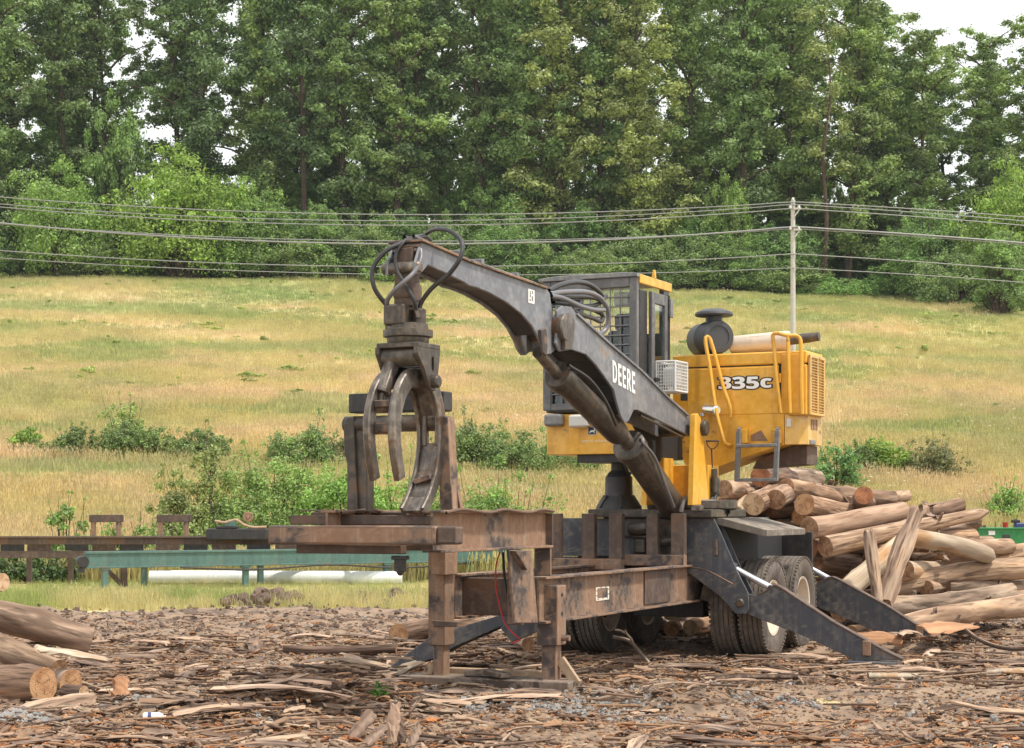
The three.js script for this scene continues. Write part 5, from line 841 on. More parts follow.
// clumps: [x, y, z, rx, ry, tone]; n leaves of size s on and in them
function leaves(R, clumps, n, s, base, o = {}) {
  const pos = new Float32Array(n * 18), cols = new Float32Array(n * 18), w = []; let sum = 0;
  for (const c of clumps) { sum += c[3] * c[3]; w.push(sum); }
  const p = V(), nn = V(), t = V(), b = V();
  for (let i = 0; i < n; i++) {
    const q = R() * sum; let k = 0; while (w[k] < q) k++;
    const c = clumps[k], u = R() * 2 - 1, a = R() * 6.283, rr = 0.6 * Math.sqrt(-Math.log(1 - 0.985 * R())), h = Math.sqrt(1 - u * u);
    nn.set(h * Math.cos(a), u, h * Math.sin(a));
    const ex = 0.65 + 0.8 * hash2(k, 1, 3), ez = 0.65 + 0.8 * hash2(k, 2, 3); p.set(c[0] + nn.x * rr * c[3] * ex, c[1] + nn.y * rr * c[4] - (nn.x * nn.x * ex + nn.z * nn.z * ez) * rr * rr * c[4] * 0.35, c[2] + nn.z * rr * c[3] * ez);
    nn.y += 0.35; nn.x += (R() - 0.5) * 1.5; nn.y += (R() - 0.5) * 1.5; nn.z += (R() - 0.5) * 1.5; nn.normalize();
    t.set(R() - 0.5, (R() - 0.7) * 0.9, R() - 0.5).cross(nn).normalize(); b.crossVectors(nn, t);
    const L = s * (0.6 + 0.8 * R()), W = L * (o.narrow || 0.62), fold = 0.14 * L, o9 = i * 18;
    const P = [[-L / 2, 0, 0], [0, -W / 2, fold], [L / 2, 0, 0], [-L / 2, 0, 0], [L / 2, 0, 0], [0, W / 2, fold]];
    const v = 0.72 + 0.56 * R(), yl = R() * R() * 0.35 * (o.yellow ?? 1), tone = c[5] ?? 1;
    const cc = [base[0] * v * tone * (1 + yl * 0.8), base[1] * v * tone * (1 + yl * 0.35), base[2] * v * tone];
    for (let j = 0; j < 6; j++) {
      pos[o9 + j * 3] = p.x + t.x * P[j][0] + b.x * P[j][1] + nn.x * P[j][2]; pos[o9 + j * 3 + 1] = p.y + t.y * P[j][0] + b.y * P[j][1] + nn.y * P[j][2]; pos[o9 + j * 3 + 2] = p.z + t.z * P[j][0] + b.z * P[j][1] + nn.z * P[j][2];
      cols[o9 + j * 3] = cc[0]; cols[o9 + j * 3 + 1] = cc[1]; cols[o9 + j * 3 + 2] = cc[2];
    }
  }
  const g = new THREE.BufferGeometry(); g.setAttribute('position', new THREE.BufferAttribute(pos, 3)); g.setAttribute('color', new THREE.BufferAttribute(cols, 3)); g.computeVertexNormals(); return g;
}
function limbTube(pts, r0, r1, n = 6) {
  const c = new THREE.CatmullRomCurve3(pts), seg = pts.length * 3, g = new THREE.TubeGeometry(c, seg, 1, n), p = g.attributes.position;
  for (let i = 0; i <= seg; i++) { const q = c.getPointAt(i / seg), r = lerp(r0, r1, i / seg); for (let j = 0; j <= n; j++) { const k = i * (n + 1) + j; p.setXYZ(k, q.x + (p.getX(k) - q.x) * r, q.y + (p.getY(k) - q.y) * r, q.z + (p.getZ(k) - q.z) * r); } }
  g.computeVertexNormals(); return g;
}
// a tall forest tree of height H: [crown geometry, trunk geometry]
function treeShape(seed, H, o) {
  const R = rngOf(seed), { first = 0.3, reach = 4.2, n = 9000, s = 0.42, base = [0.062, 0.105, 0.034], clumpR = 1.5, limbs = 20, open = 0.0 } = o, tr = [], cl = [], lean = [(R() - 0.5) * 0.06, (R() - 0.5) * 0.06];
  const axis = (t) => V(lean[0] * t * H + 0.35 * Math.sin(t * 5 + seed), t * H, lean[1] * t * H + 0.35 * Math.cos(t * 4 + seed * 2));
  tr.push(limbTube([0, 0.15, 0.35, 0.55, 0.75, 0.95].map((t) => { const p = axis(t); if (t === 0) p.y = -1; return p; }), H * 0.0115, 0.05, 8));
  for (let i = 0; i < limbs; i++) {
    const t = first + (0.97 - first) * (i + R() * 0.8) / limbs, b = axis(t), a = i * 2.4 + R() * 1.3, f = (t - first) / (1 - first);
    const len = reach * (0.45 + 0.75 * R()) * (f < 0.25 ? 0.75 + 1.2 * f : 1.0 - 0.75 * (f - 0.25) * f), up = 0.25 + 0.5 * f + 0.2 * R();
    if (R() < open) continue;
    const e = V(b.x + Math.cos(a) * len, b.y + len * up, b.z + Math.sin(a) * len), m = b.clone().lerp(e, 0.5).add(V(0, len * 0.12, 0));
    tr.push(limbTube([b, m, e], 0.03 + 0.022 * len, 0.04, 5));
    const tone = 0.78 + 0.44 * R();
    for (let k = 0; k < 7; k++) { const q = b.clone().lerp(e, 0.1 + 0.93 * (k / 6)), r = clumpR * (0.5 + 0.85 * R() * R()) * (1 - 0.2 * f); cl.push([q.x + (R() - 0.5) * 1.9, q.y + 0.2 + (R() - 0.5) * 1.7, q.z + (R() - 0.5) * 1.9, r, r * (0.45 + 0.45 * R()), tone * (0.8 + 0.4 * R())]); }
  }
  const tip = axis(0.97); for (let k = 0; k < 4; k++) cl.push([tip.x + (R() - 0.5) * 1.6, tip.y + (R() - 0.7) * 2, tip.z + (R() - 0.5) * 1.6, clumpR * 0.65, clumpR * 0.6, 1]);
  return [leaves(R, cl, n, s, base), boxUV(mergeGeometries(tr.map(clean)))];
}
// a bush: many low lumps
function bushShape(seed, w, h, n, s, base, o = {}) {
  const R = rngOf(seed), cl = [], st = [], m = o.lumps || 14;
  for (let i = 0; i < m; i++) { const a = R() * 6.283, q = Math.sqrt(R()), x = Math.cos(a) * q * w * 0.42, z = Math.sin(a) * q * w * 0.3, hh = h * (0.35 + 0.55 * R()) * (1 - 0.45 * q * q), r = Math.min(w, h * 1.4) * (0.13 + 0.14 * R()) * (o.fine || 1); cl.push([x, Math.max(r * 0.5, hh - r * 0.4), z, r, r * (0.6 + 0.4 * R()), 0.75 + 0.5 * R()]); for (let q2 = 0; q2 < 3; q2++) cl.push([x + (R() - 0.5) * 2.6 * r, Math.max(r * 0.3, hh - r * 0.2 + (R() - 0.6) * 1.8 * r), z + (R() - 0.5) * 2.6 * r, r * (0.3 + 0.35 * R()), r * (0.3 + 0.3 * R()), 0.8 + 0.45 * R()]); if (R() < 0.6) cl.push([x * 1.1, Math.max(r * 0.4, hh * 0.4), z * 1.1, r, r, 0.8 + 0.3 * R()]); st.push(limbTube([V(x * 0.2, -0.1, z * 0.2), V(x * 0.6, hh * 0.45, z * 0.6), V(x, hh, z)], 0.012 * h + 0.008, 0.006, 5)); if (o.wild && R() < o.wild) { const e = V(x * 1.3 + (R() - 0.5) * 0.3, hh + h * (0.15 + 0.25 * R()), z); st.push(limbTube([V(x, hh * 0.8, z), e], 0.008, 0.004, 4)); cl.push([e.x, e.y, e.z, r * 0.28, r * 0.4, 1.1]); } }
  return [leaves(R, cl, n, s, base, o), boxUV(mergeGeometries(st.map(clean)))];
}
function plant(name, label, category, shape, p, scale, turn, lm, bm, group) {
  const t = thing(name, label, category, [p.x, p.y, p.z], turn, group); t.scale.set(...(Array.isArray(scale) ? scale : [scale, scale, scale]));
  const c = shade(new THREE.Mesh(shape[0], lm)), k = shade(new THREE.Mesh(shape[1], bm)); c.name = 'crown'; k.name = name === 'tree' ? 'trunk' : 'stem'; t.add(c, k); return t;
}
const TRUNK = std({ map: BARK.grey.map, roughness: 1, color: col(0.25, 0.24, 0.225) }), TRUNK_B = std({ map: BARK.brown.map, roughness: 1, color: col(0.34, 0.29, 0.25) });
const DARKG = [0.145, 0.215, 0.07], MIDG = [0.205, 0.29, 0.088], BRIGHT = [0.22, 0.35, 0.075], OLIVE = [0.26, 0.315, 0.105];
{
  const tall = [
    treeShape(1001, 30, { first: 0.2, reach: 4.6, n: 27000, s: 0.3, base: MIDG, limbs: 28, clumpR: 1.35 }),
    treeShape(1002, 30, { first: 0.3, reach: 4.2, n: 21000, s: 0.3, base: DARKG, open: 0.12, limbs: 26, clumpR: 1.2 }),
    treeShape(1003, 30, { first: 0.14, reach: 4.8, n: 29000, s: 0.3, base: OLIVE, limbs: 32, clumpR: 1.35 }),
    treeShape(1004, 30, { first: 0.2, reach: 4.0, n: 24000, s: 0.3, base: MIDG, open: 0.1, limbs: 28, clumpR: 1.25 }),
    treeShape(1005, 30, { first: 0.3, reach: 5.0, n: 24000, s: 0.3, base: DARKG, limbs: 26, clumpR: 1.3 }),
    treeShape(1006, 30, { first: 0.1, reach: 4.4, n: 29000, s: 0.3, base: MIDG, limbs: 34, clumpR: 1.35 }),
  ];
  const low = [bushShape(1101, 10, 11, 26000, 0.23, BRIGHT, { lumps: 50, fine: 0.68 }), bushShape(1102, 8, 8, 18000, 0.23, MIDG, { lumps: 40, fine: 0.7 }), bushShape(1103, 7, 12, 22000, 0.23, [0.19, 0.305, 0.08], { lumps: 44, fine: 0.7 }), bushShape(1104, 7, 4, 11000, 0.21, BRIGHT, { lumps: 26, fine: 0.7 })];
  const R = rngOf(77), put = (x, d) => { const X = (x - CX) / FOCAL * d; return V(X, hill(X, d) - 0.2, -d); };
  const GT = 'tall trees of the wood above the field', tallTree = (x, d, v, H, m, label, cat = 'tree') => plant('tree', label, cat, tall[v], put(x, d), [(0.55 + 0.5 * H / 30) * (0.98 + 0.2 * R()), H / 30, (0.55 + 0.5 * H / 30) * (0.98 + 0.2 * R())], R() * 6.28, LEAF[m], R() < 0.15 ? TRUNK_B : TRUNK, GT);
  const rear = 'tall dark tree standing behind the front row of the wood';
  // front row: [x, depth, shape, height, tint]
  const rows = [[-175, 172, 5, 33, 0], [-130, 171, 0, 33, 2], [-88, 173, 2, 33, 1], [-45, 172, 2, 32, 2], [-8, 170, 5, 33, 2], [62, 175, 1, 33, 0], [100, 179, 4, 34, 0], [172, 176, 1, 33, 1], [205, 172, 4, 33, 2], [262, 174, 3, 34, 0], [300, 171, 4, 34, 2], [345, 173, 0, 34, 3], [398, 172, 3, 33, 0], [418, 176, 4, 34, 2], [476, 173, 1, 34, 0], [512, 172, 0, 33, 2], [556, 171, 2, 34, 1], [606, 173, 5, 34, 2], [640, 170, 2, 30, 1], [690, 174, 3, 34, 0], [742, 172, 0, 35, 2], [790, 174, 3, 34, 0], [850, 172, 5, 31, 1], [884, 175, 5, 29, 3], [930, 172, 5, 25.5, 0], [985, 172, 0, 25.5, 0], [1040, 170, 5, 27, 1], [1085, 170, 2, 28, 0], [1130, 171, 5, 30, 2], [1175, 172, 0, 31, 0]];
  const ord = ['first', 'second', 'third', 'fourth', 'fifth', 'sixth', 'seventh', 'eighth', 'ninth', 'tenth', 'eleventh', 'twelfth', 'thirteenth', 'fourteenth', 'fifteenth', 'sixteenth', 'seventeenth', 'eighteenth', 'nineteenth', 'twentieth'];
  const xs = rows.map((r) => r[0]), lefts = xs.filter((x) => x < 793).sort((a, b) => b - a), rights = xs.filter((x) => x >= 793).sort((a, b) => a - b);
  for (const [x, d, v, h, m] of rows) tallTree(x, d, v, h, m, x < 793 ? `tall front-row tree of the wood, ${ord[lefts.indexOf(x)]} to the left of the utility pole` : `tall front-row tree of the wood, ${ord[rights.indexOf(x)]} to the right of the utility pole`, 'tree');
  for (let x = -180, i = 0; x < 1200; x += 47, i++) { if (x > 130 && x < 250 && i % 2) continue; tallTree(x + (R() - 0.5) * 30, 184 + 5 * R(), [0, 4, 1, 2, 3, 5][Math.floor(R() * 6)], (x > 870 ? 24.5 : 33) + 3 * R(), [2, 5, 2, 0][Math.floor(R() * 4)], rear); }
  for (let x = -180; x < 1200; x += 62) { if ((x > 120 && x < 240) || (x > 880 && x < 950)) continue; tallTree(x + (R() - 0.5) * 40, 198 + 8 * R(), [0, 2, 5, 3][Math.floor(R() * 4)], (x > 850 ? 23 : 35) + 3 * R(), 5, rear); }
  // the bare brown trunk standing out on the right
  {
    const p = put(824, 168.5), t = thing('tree', 'thin tree with a bare pale brown trunk in front of the darker wood', 'tree', [p.x, p.y, p.z]);
    const g = [limbTube([V(-0.3, -1, 0), V(0.25, 7, 0), V(-0.1, 13, 0.1), V(0.6, 19, 0), V(0.2, 25, 0.2)], 0.27, 0.05, 8)]; const cl = [];
    for (let i = 0; i < 14; i++) { const y = 11 + i * 1.15, a = i * 2.3, l = 1.2 + 1.6 * R(); g.push(limbTube([V(0.2, y, 0), V(Math.cos(a) * l * 0.6, y + 0.5, Math.sin(a) * l * 0.6), V(Math.cos(a) * l, y + 1.2, Math.sin(a) * l)], 0.06, 0.015, 5)); cl.push([Math.cos(a) * l, y + 1.2, Math.sin(a) * l, 1.1, 0.8, 1]); }
    const k = shade(new THREE.Mesh(boxUV(mergeGeometries(g.map(clean))), std({ map: BARK.tan.map, roughness: 1, color: col(0.3, 0.27, 0.25) }))); k.name = 'trunk'; const c = shade(new THREE.Mesh(leaves(R, cl, 3600, 0.3, OLIVE), LEAF[0])); c.name = 'crown'; t.add(k, c);
  }
  // understorey along the edge of the wood
  const GU = 'bushes along the edge of the wood', bush = (x, d, v, sc, m, label, g) => plant('bush', label, 'bush', low[v], put(x, d), sc, R() * 6.28, LEAF[m], TRUNK, g);
  bush(62, 166, 0, [1.15, 1.15, 1.1], 0, 'big round bright green bush low at the wood edge, farthest from the pole');
  bush(118, 170, 2, [1.0, 1.75, 1.0], 0, 'rounded bright green small tree rising behind the bushes below the sky gaps');
  bush(185, 165, 0, [1.3, 1.25, 1.1], 4, 'wide yellowish green bush, the brightest below the wood');
  bush(250, 167, 0, [0.9, 0.95, 0.9], 0, 'bright green bush where the bright row ends and the dark wood begins');
  bush(728, 168, 2, [0.7, 1.15, 0.7], 4, 'bright green young tree left of the utility pole at the wood edge');
  bush(1018, 160, 0, [1.0, 1.35, 1.0], 4, 'bright green leafy bush at the picture edge beside the wires');
  bush(1000, 150, 2, [0.9, 0.75, 0.9], 0, 'large green bush reaching down into the field at the picture edge');
  const edge = 'green bush in the shaded hedge along the foot of the wood';
  for (let x = -180; x < 1200; x += 30) bush(x + (R() - 0.5) * 16, 164.5 + 4 * R() - (x > 900 ? 6 : 0), [1, 3, 2, 1][Math.floor(R() * 4)], [0.8 + 0.3 * R(), (0.5 + 0.45 * R()) * (x > 300 && x < 900 ? 0.85 : 1), 0.8], [0, 2, 3, 5, 0][Math.floor(R() * 5)], edge, GU);
  for (let x = 285; x < 800; x += 30) bush(x + (R() - 0.5) * 18, 167.5 + 2.5 * R(), R() < 0.5 ? 1 : 2, [1.05, (0.75 + 0.4 * R()) * 0.85, 0.9], [5, 2, 0, 3][Math.floor(R() * 4)], edge, GU);
  const mid = 'dark undergrowth tree in the shade inside the wood';
  for (let x = -180; x < 1200; x += 34) bush(x + (R() - 0.5) * 24, 177 + 6 * R(), [2, 1][Math.floor(R() * 2)], [1.2, 1.15 + 0.45 * R(), 1], [5, 2, 0][Math.floor(R() * 3)], mid, 'undergrowth inside the wood');
}
// ---------- bushes in the field ----------
{
  const R = rngOf(177);
  const F = (label, x, y, wpx, hpx, seed, base, o = {}) => {
    const g = o.d ? at(x, y, o.d) : groundAt(x, y), d = -g.z, k = d / FOCAL; if (o.d) g.y = hill(g.x, d) - 0.03;
    const w = wpx * k * 1.12, h = hpx * k * (o.d ? 1.5 : 0.95) + (o.d ? 0 : 0.42); return plant('bush', label, 'bush', bushShape(seed, w, h, Math.round((o.n || 2600) * 3), (o.s || 0.14) * 0.68, base, { lumps: (o.lumps || 16) * 1.6, fine: 0.8, wild: o.wild ?? 0.4, yellow: o.yellow, narrow: o.narrow }), g, 1, 0, LEAF[o.m || 0], TRUNK, o.group);
  };
  F('small yellow-green bush at the near end of the dark hedge row in the field', 27, 453, 30, 20, 2001, BRIGHT, { m: 4 });
  F('low dark green bush in the hedge row, between the yellow one and the tall one', 72, 455, 56, 22, 2002, [0.17, 0.245, 0.075], {});
  F('dark bush in the middle of the field hedge row, the largest of the row', 132, 456, 62, 36, 2003, [0.17, 0.25, 0.075], { n: 3500 });
  F('thin pale green sapling sprouting above the largest bush of the field hedge row', 122, 452, 50, 50, 2013, [0.26, 0.35, 0.1], { n: 500, lumps: 6, wild: 1, s: 0.16 });
  F('small grey-green bush between the largest and the last bush of the field hedge row', 176, 457, 36, 16, 2004, OLIVE, {});
  F('dark green bush at the far end of the field hedge row', 204, 460, 54, 24, 2005, [0.17, 0.245, 0.075], {});
  F('isolated dark bush with a pointed top between the hedge row and the gate frame', 300, 466, 66, 44, 2006, MIDG, { m: 2, wild: 0.6 });
  F('greyish brush beside the isolated pointed bush', 342, 464, 50, 24, 2016, [0.24, 0.26, 0.13], { n: 900 });
  F('tall loose bush at the edge of the big thicket behind the log deck', 205, 545, 86, 88, 2007, OLIVE, { d: 50, n: 5200, s: 0.13, wild: 0.5 });
  F('big green thicket behind the log deck and its gearbox', 275, 545, 130, 84, 2008, [0.215, 0.325, 0.08], { d: 49, n: 7600, s: 0.13, lumps: 26 });
  F('bright leafy thicket between the gearbox and the gate post', 345, 545, 110, 72, 2009, [0.22, 0.37, 0.08], { d: 48, n: 6500, s: 0.13, lumps: 22 });
  F('bright green bush seen through the grapple', 400, 548, 100, 78, 2010, [0.22, 0.37, 0.075], { d: 49.5, n: 5500, s: 0.13, lumps: 20 });
  F('bright green bush behind the gooseneck, beside the gate post', 500, 545, 120, 62, 2011, [0.2, 0.33, 0.075], { d: 50, n: 5200, s: 0.13, lumps: 18, wild: 0.7 });
  F('dark green bush in the field behind the grapple and the gate post', 472, 470, 72, 50, 2012, [0.17, 0.25, 0.075], { n: 3400 });
  F('long dark green bush in the field below the cab', 540, 471, 130, 40, 2014, [0.165, 0.255, 0.07], { n: 4200, lumps: 22 });
  F('light green weed clump behind the rusty hoops', 128, 545, 60, 46, 2015, [0.23, 0.33, 0.1], { d: 46, n: 900, wild: 1, s: 0.14 });
  F('thin leafy sapling by the rusty hoop nearer the picture edge', 66, 545, 36, 52, 2017, [0.21, 0.33, 0.09], { d: 46, n: 420, wild: 1, lumps: 7, s: 0.15 });
  F('sapling of loose green leaves standing behind the rusty hoop', 85, 545, 30, 44, 2018, [0.22, 0.34, 0.1], { d: 45.5, n: 360, wild: 1, lumps: 6, s: 0.15 });
  F('low weeds along the back of the log deck between the hoops', 185, 548, 60, 46, 2019, [0.24, 0.33, 0.1], { d: 45, n: 900, wild: 1, s: 0.13 });
  F('airy light green bush right behind the yellow counterweight', 838, 492, 44, 46, 2020, [0.17, 0.31, 0.1], { n: 1600, lumps: 14, wild: 0.6 });
  F('yellow-green dense bush in the field beyond the log pile', 882, 474, 54, 32, 2021, BRIGHT, { m: 4, n: 3400 });
  F('greyish bush in the field beyond the log pile, beside the yellow-green one', 934, 477, 56, 34, 2022, [0.2, 0.22, 0.1], { n: 2200 });
  F('dark shrub between the airy bush and the yellow-green bush', 860, 474, 34, 24, 2023, [0.17, 0.245, 0.075], {});
  F('bright weeds behind the green machine', 1010, 520, 60, 30, 2024, [0.23, 0.38, 0.09], { n: 900, wild: 1 });
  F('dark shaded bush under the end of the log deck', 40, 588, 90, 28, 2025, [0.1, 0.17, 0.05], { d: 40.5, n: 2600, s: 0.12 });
}
// ---------- grasses: nobody could count them ----------
const grassMat = new THREE.MeshPhysicalMaterial({ color: col(1, 1, 1), roughness: 0.9, transmission: 0.45, thickness: 0, side: THREE.DoubleSide });
function tuft(seed, n, h, spread, w, heads) {
  const R = rngOf(seed), p = [];
  for (let i = 0; i < n; i++) {
    const a = R() * 6.283, r = spread * Math.sqrt(R()), x = Math.cos(a) * r, z = Math.sin(a) * r, hh = h * (0.55 + 0.5 * R()), lx = (R() - 0.5) * 0.5 * hh, lz = (R() - 0.5) * 0.5 * hh, f = R() * 6.283, dx = Math.cos(f) * w, dz = Math.sin(f) * w;
    const m = [x + lx * 0.4, hh * 0.6, z + lz * 0.4], e = [x + lx, hh, z + lz];
    p.push(x - dx, 0, z - dz, x + dx, 0, z + dz, m[0] + dx * 0.7, m[1], m[2] + dz * 0.7, x - dx, 0, z - dz, m[0] + dx * 0.7, m[1], m[2] + dz * 0.7, m[0] - dx * 0.7, m[1], m[2] - dz * 0.7, m[0] - dx * 0.7, m[1], m[2] - dz * 0.7, m[0] + dx * 0.7, m[1], m[2] + dz * 0.7, ...e);
    if (heads) p.push(e[0] - dx * heads, e[1] - 0.12 * h, e[2] - dz * heads, e[0] + dx * heads, e[1] - 0.12 * h, e[2] + dz * heads, e[0], e[1] + 0.08 * h, e[2]);
  }
  const g = new THREE.BufferGeometry(); g.setAttribute('position', new THREE.Float32BufferAttribute(p, 3)); g.computeVertexNormals(); return g;
}
function scatter(name, label, category, geo, material, list) { // list of [position, scale vec, quaternion, colour]
  const m = new THREE.InstancedMesh(geo, material, list.length), M4 = new THREE.Matrix4(), c = new THREE.Color();
  list.forEach(([p, s, q, k], i) => { M4.compose(p, q, s); m.setMatrixAt(i, M4); m.setColorAt(i, c.setRGB(...k)); });
  m.name = numbered(name); shade(m); scene.add(m); return tag(m, label, category, null, 'stuff');
}
const yaw = (a) => new THREE.Quaternion().setFromAxisAngle(V(0, 1, 0), a);
{
  const R = rngOf(4242), A = [], B = [], C = [];
  for (let i = 0; i < 145000; i++) {
    const d = 41 + 128 * Math.pow(R(), 1.35), x = (R() - 0.5) * 2 * (0.39 * d + 4), y = hill(x, d) - 0.08, k = fieldColor(x, d), v = 0.75 + 0.5 * R(), weed = fbm(x * 0.12 + 60, d * 0.2, 24, 3) > 0.61;
    const sc = (0.55 + 0.5 * R()) * (0.7 + 0.3 * smooth(120, 50, d)) * (0.7 + 0.6 * fbm(x * 0.2, d * 0.2, 27, 2));
    (weed ? B : A).push([V(x, y, -d), V(sc * 1.2, sc, sc * 1.2), yaw(R() * 6.28), weed ? [lerp(k[0], 0.27, 0.5) * v, lerp(k[1], 0.37, 0.5) * v, lerp(k[2], 0.1, 0.5) * v] : [k[0] * v, k[1] * v, k[2] * v]]);
  }
  for (let i = 0; i < 1300; i++) { // white flower heads on the far side
    const d = 62 + 100 * R(), x = (R() - 0.1) * 0.33 * d, y = hill(x, d); if (fbm(x * 0.08 + 5, d * 0.08, 71, 3) < 0.5) continue;
    C.push([V(x, y + 0.35 + 0.3 * R(), -d), V(1, 1, 1).multiplyScalar(0.7 + 0.6 * R()), yaw(R() * 6), [0.6, 0.6, 0.38]]);
  }
  const E2 = [];
  for (let i = 0; i < 260; i++) { const d = 56 + 110 * R(), x = (R() - 0.5) * 0.64 * d; if (fbm(x * 0.07 + 15, d * 0.09, 66, 3) < 0.5) continue; const v = 0.75 + 0.5 * R(), s = 0.22 + 0.6 * R() * R(); E2.push([V(x, hill(x, d) + 0.3, -d), V(s * 1.6, s * 0.7, s), yaw(R() * 6.28), [v, v, v]]); }
  const wg = bushShape(3131, 1.3, 0.75, 700, 0.16, [0.36, 0.43, 0.145], { lumps: 7 })[0]; scatter('weed_clumps', 'clumps of leafy green weeds dotted over the dry field', 'weeds', wg, LEAF[0], E2);
  scatter('dry_grass', 'tall dry straw-coloured grass covering the rising field', 'grass', tuft(31, 11, 0.62, 0.4, 0.013, 1.5), grassMat, A);
  scatter('green_weeds', 'patches of green weeds in the dry grass of the field', 'weeds', tuft(32, 12, 0.55, 0.4, 0.022, 0), grassMat, B);
  scatter('white_flowers', 'scattered whitish flower heads in the field grass', 'flowers', new THREE.IcosahedronGeometry(0.06, 0).scale(1, 0.35, 1), std({ roughness: 0.9 }), C);
  const D = [], E = [];
  for (let i = 0; i < 32000; i++) {
    const d = 26.3 + 19 * Math.pow(R(), 1.2), x = (R() - 0.5) * 2 * (0.39 * d + 2), b = 28.2 + 1.6 * (fbm(x * 0.25 + 4, 3, 31, 3) - 0.5) + 1.2 * (fbm(x * 1.1, 8, 32, 3) - 0.5) + (x > 1.5 ? 1.2 : 0);
    const bare = fbm(x * 0.7 + 3, d * 0.7, 77, 3); if (d < b || (bare > 0.62 && d < 33) || R() > smooth(b, b + 1.5, d) + 0.25) continue;
    const n = fbm(x * 0.6 + 11, d * 0.5, 78, 4), dry = smooth(0.4, 0.62, n), v = 0.75 + 0.5 * R(), c = mix3([0.31, 0.37, 0.10], [0.56, 0.5, 0.22], dry), sc = (0.45 + 0.55 * R()) * (0.6 + 0.25 * smooth(28, 31, d)) * (1 - 0.62 * smooth(31, 34, d));
    (R() < 0.6 ? D : E).push([V(x, hill(x, d) - 0.06, -d), V(sc, sc, sc), yaw(R() * 6.28), [c[0] * v, c[1] * v, c[2] * v]]);
  }
  scatter('verge_grass', 'yellow-green tufted grass between the yard mud and the conveyors', 'grass', tuft(33, 12, 0.42, 0.2, 0.008, 0), grassMat, D);
  scatter('verge_grass', 'finer seeding grass mixed into the verge before the conveyors', 'grass', tuft(34, 10, 0.55, 0.16, 0.006, 1.4), grassMat, E);
  // small weeds in the yard
  for (const [x, y, label] of [[50, 691, 'small bright green weed growing beside the orange log face'], [382, 711, 'small green weed growing among the splinters in the foreground']]) {
    const d = EYE / ((y - HORIZON) / FOCAL), p = at(x, y, d); plant('weed', label, 'weed', bushShape(x + 5, 0.2, 0.17, 60, 0.05, [0.13, 0.28, 0.05], { lumps: 5 }), V(p.x, yardHeight(p.x, d), p.z), 1, 0, LEAF[0], TRUNK);
  }
}
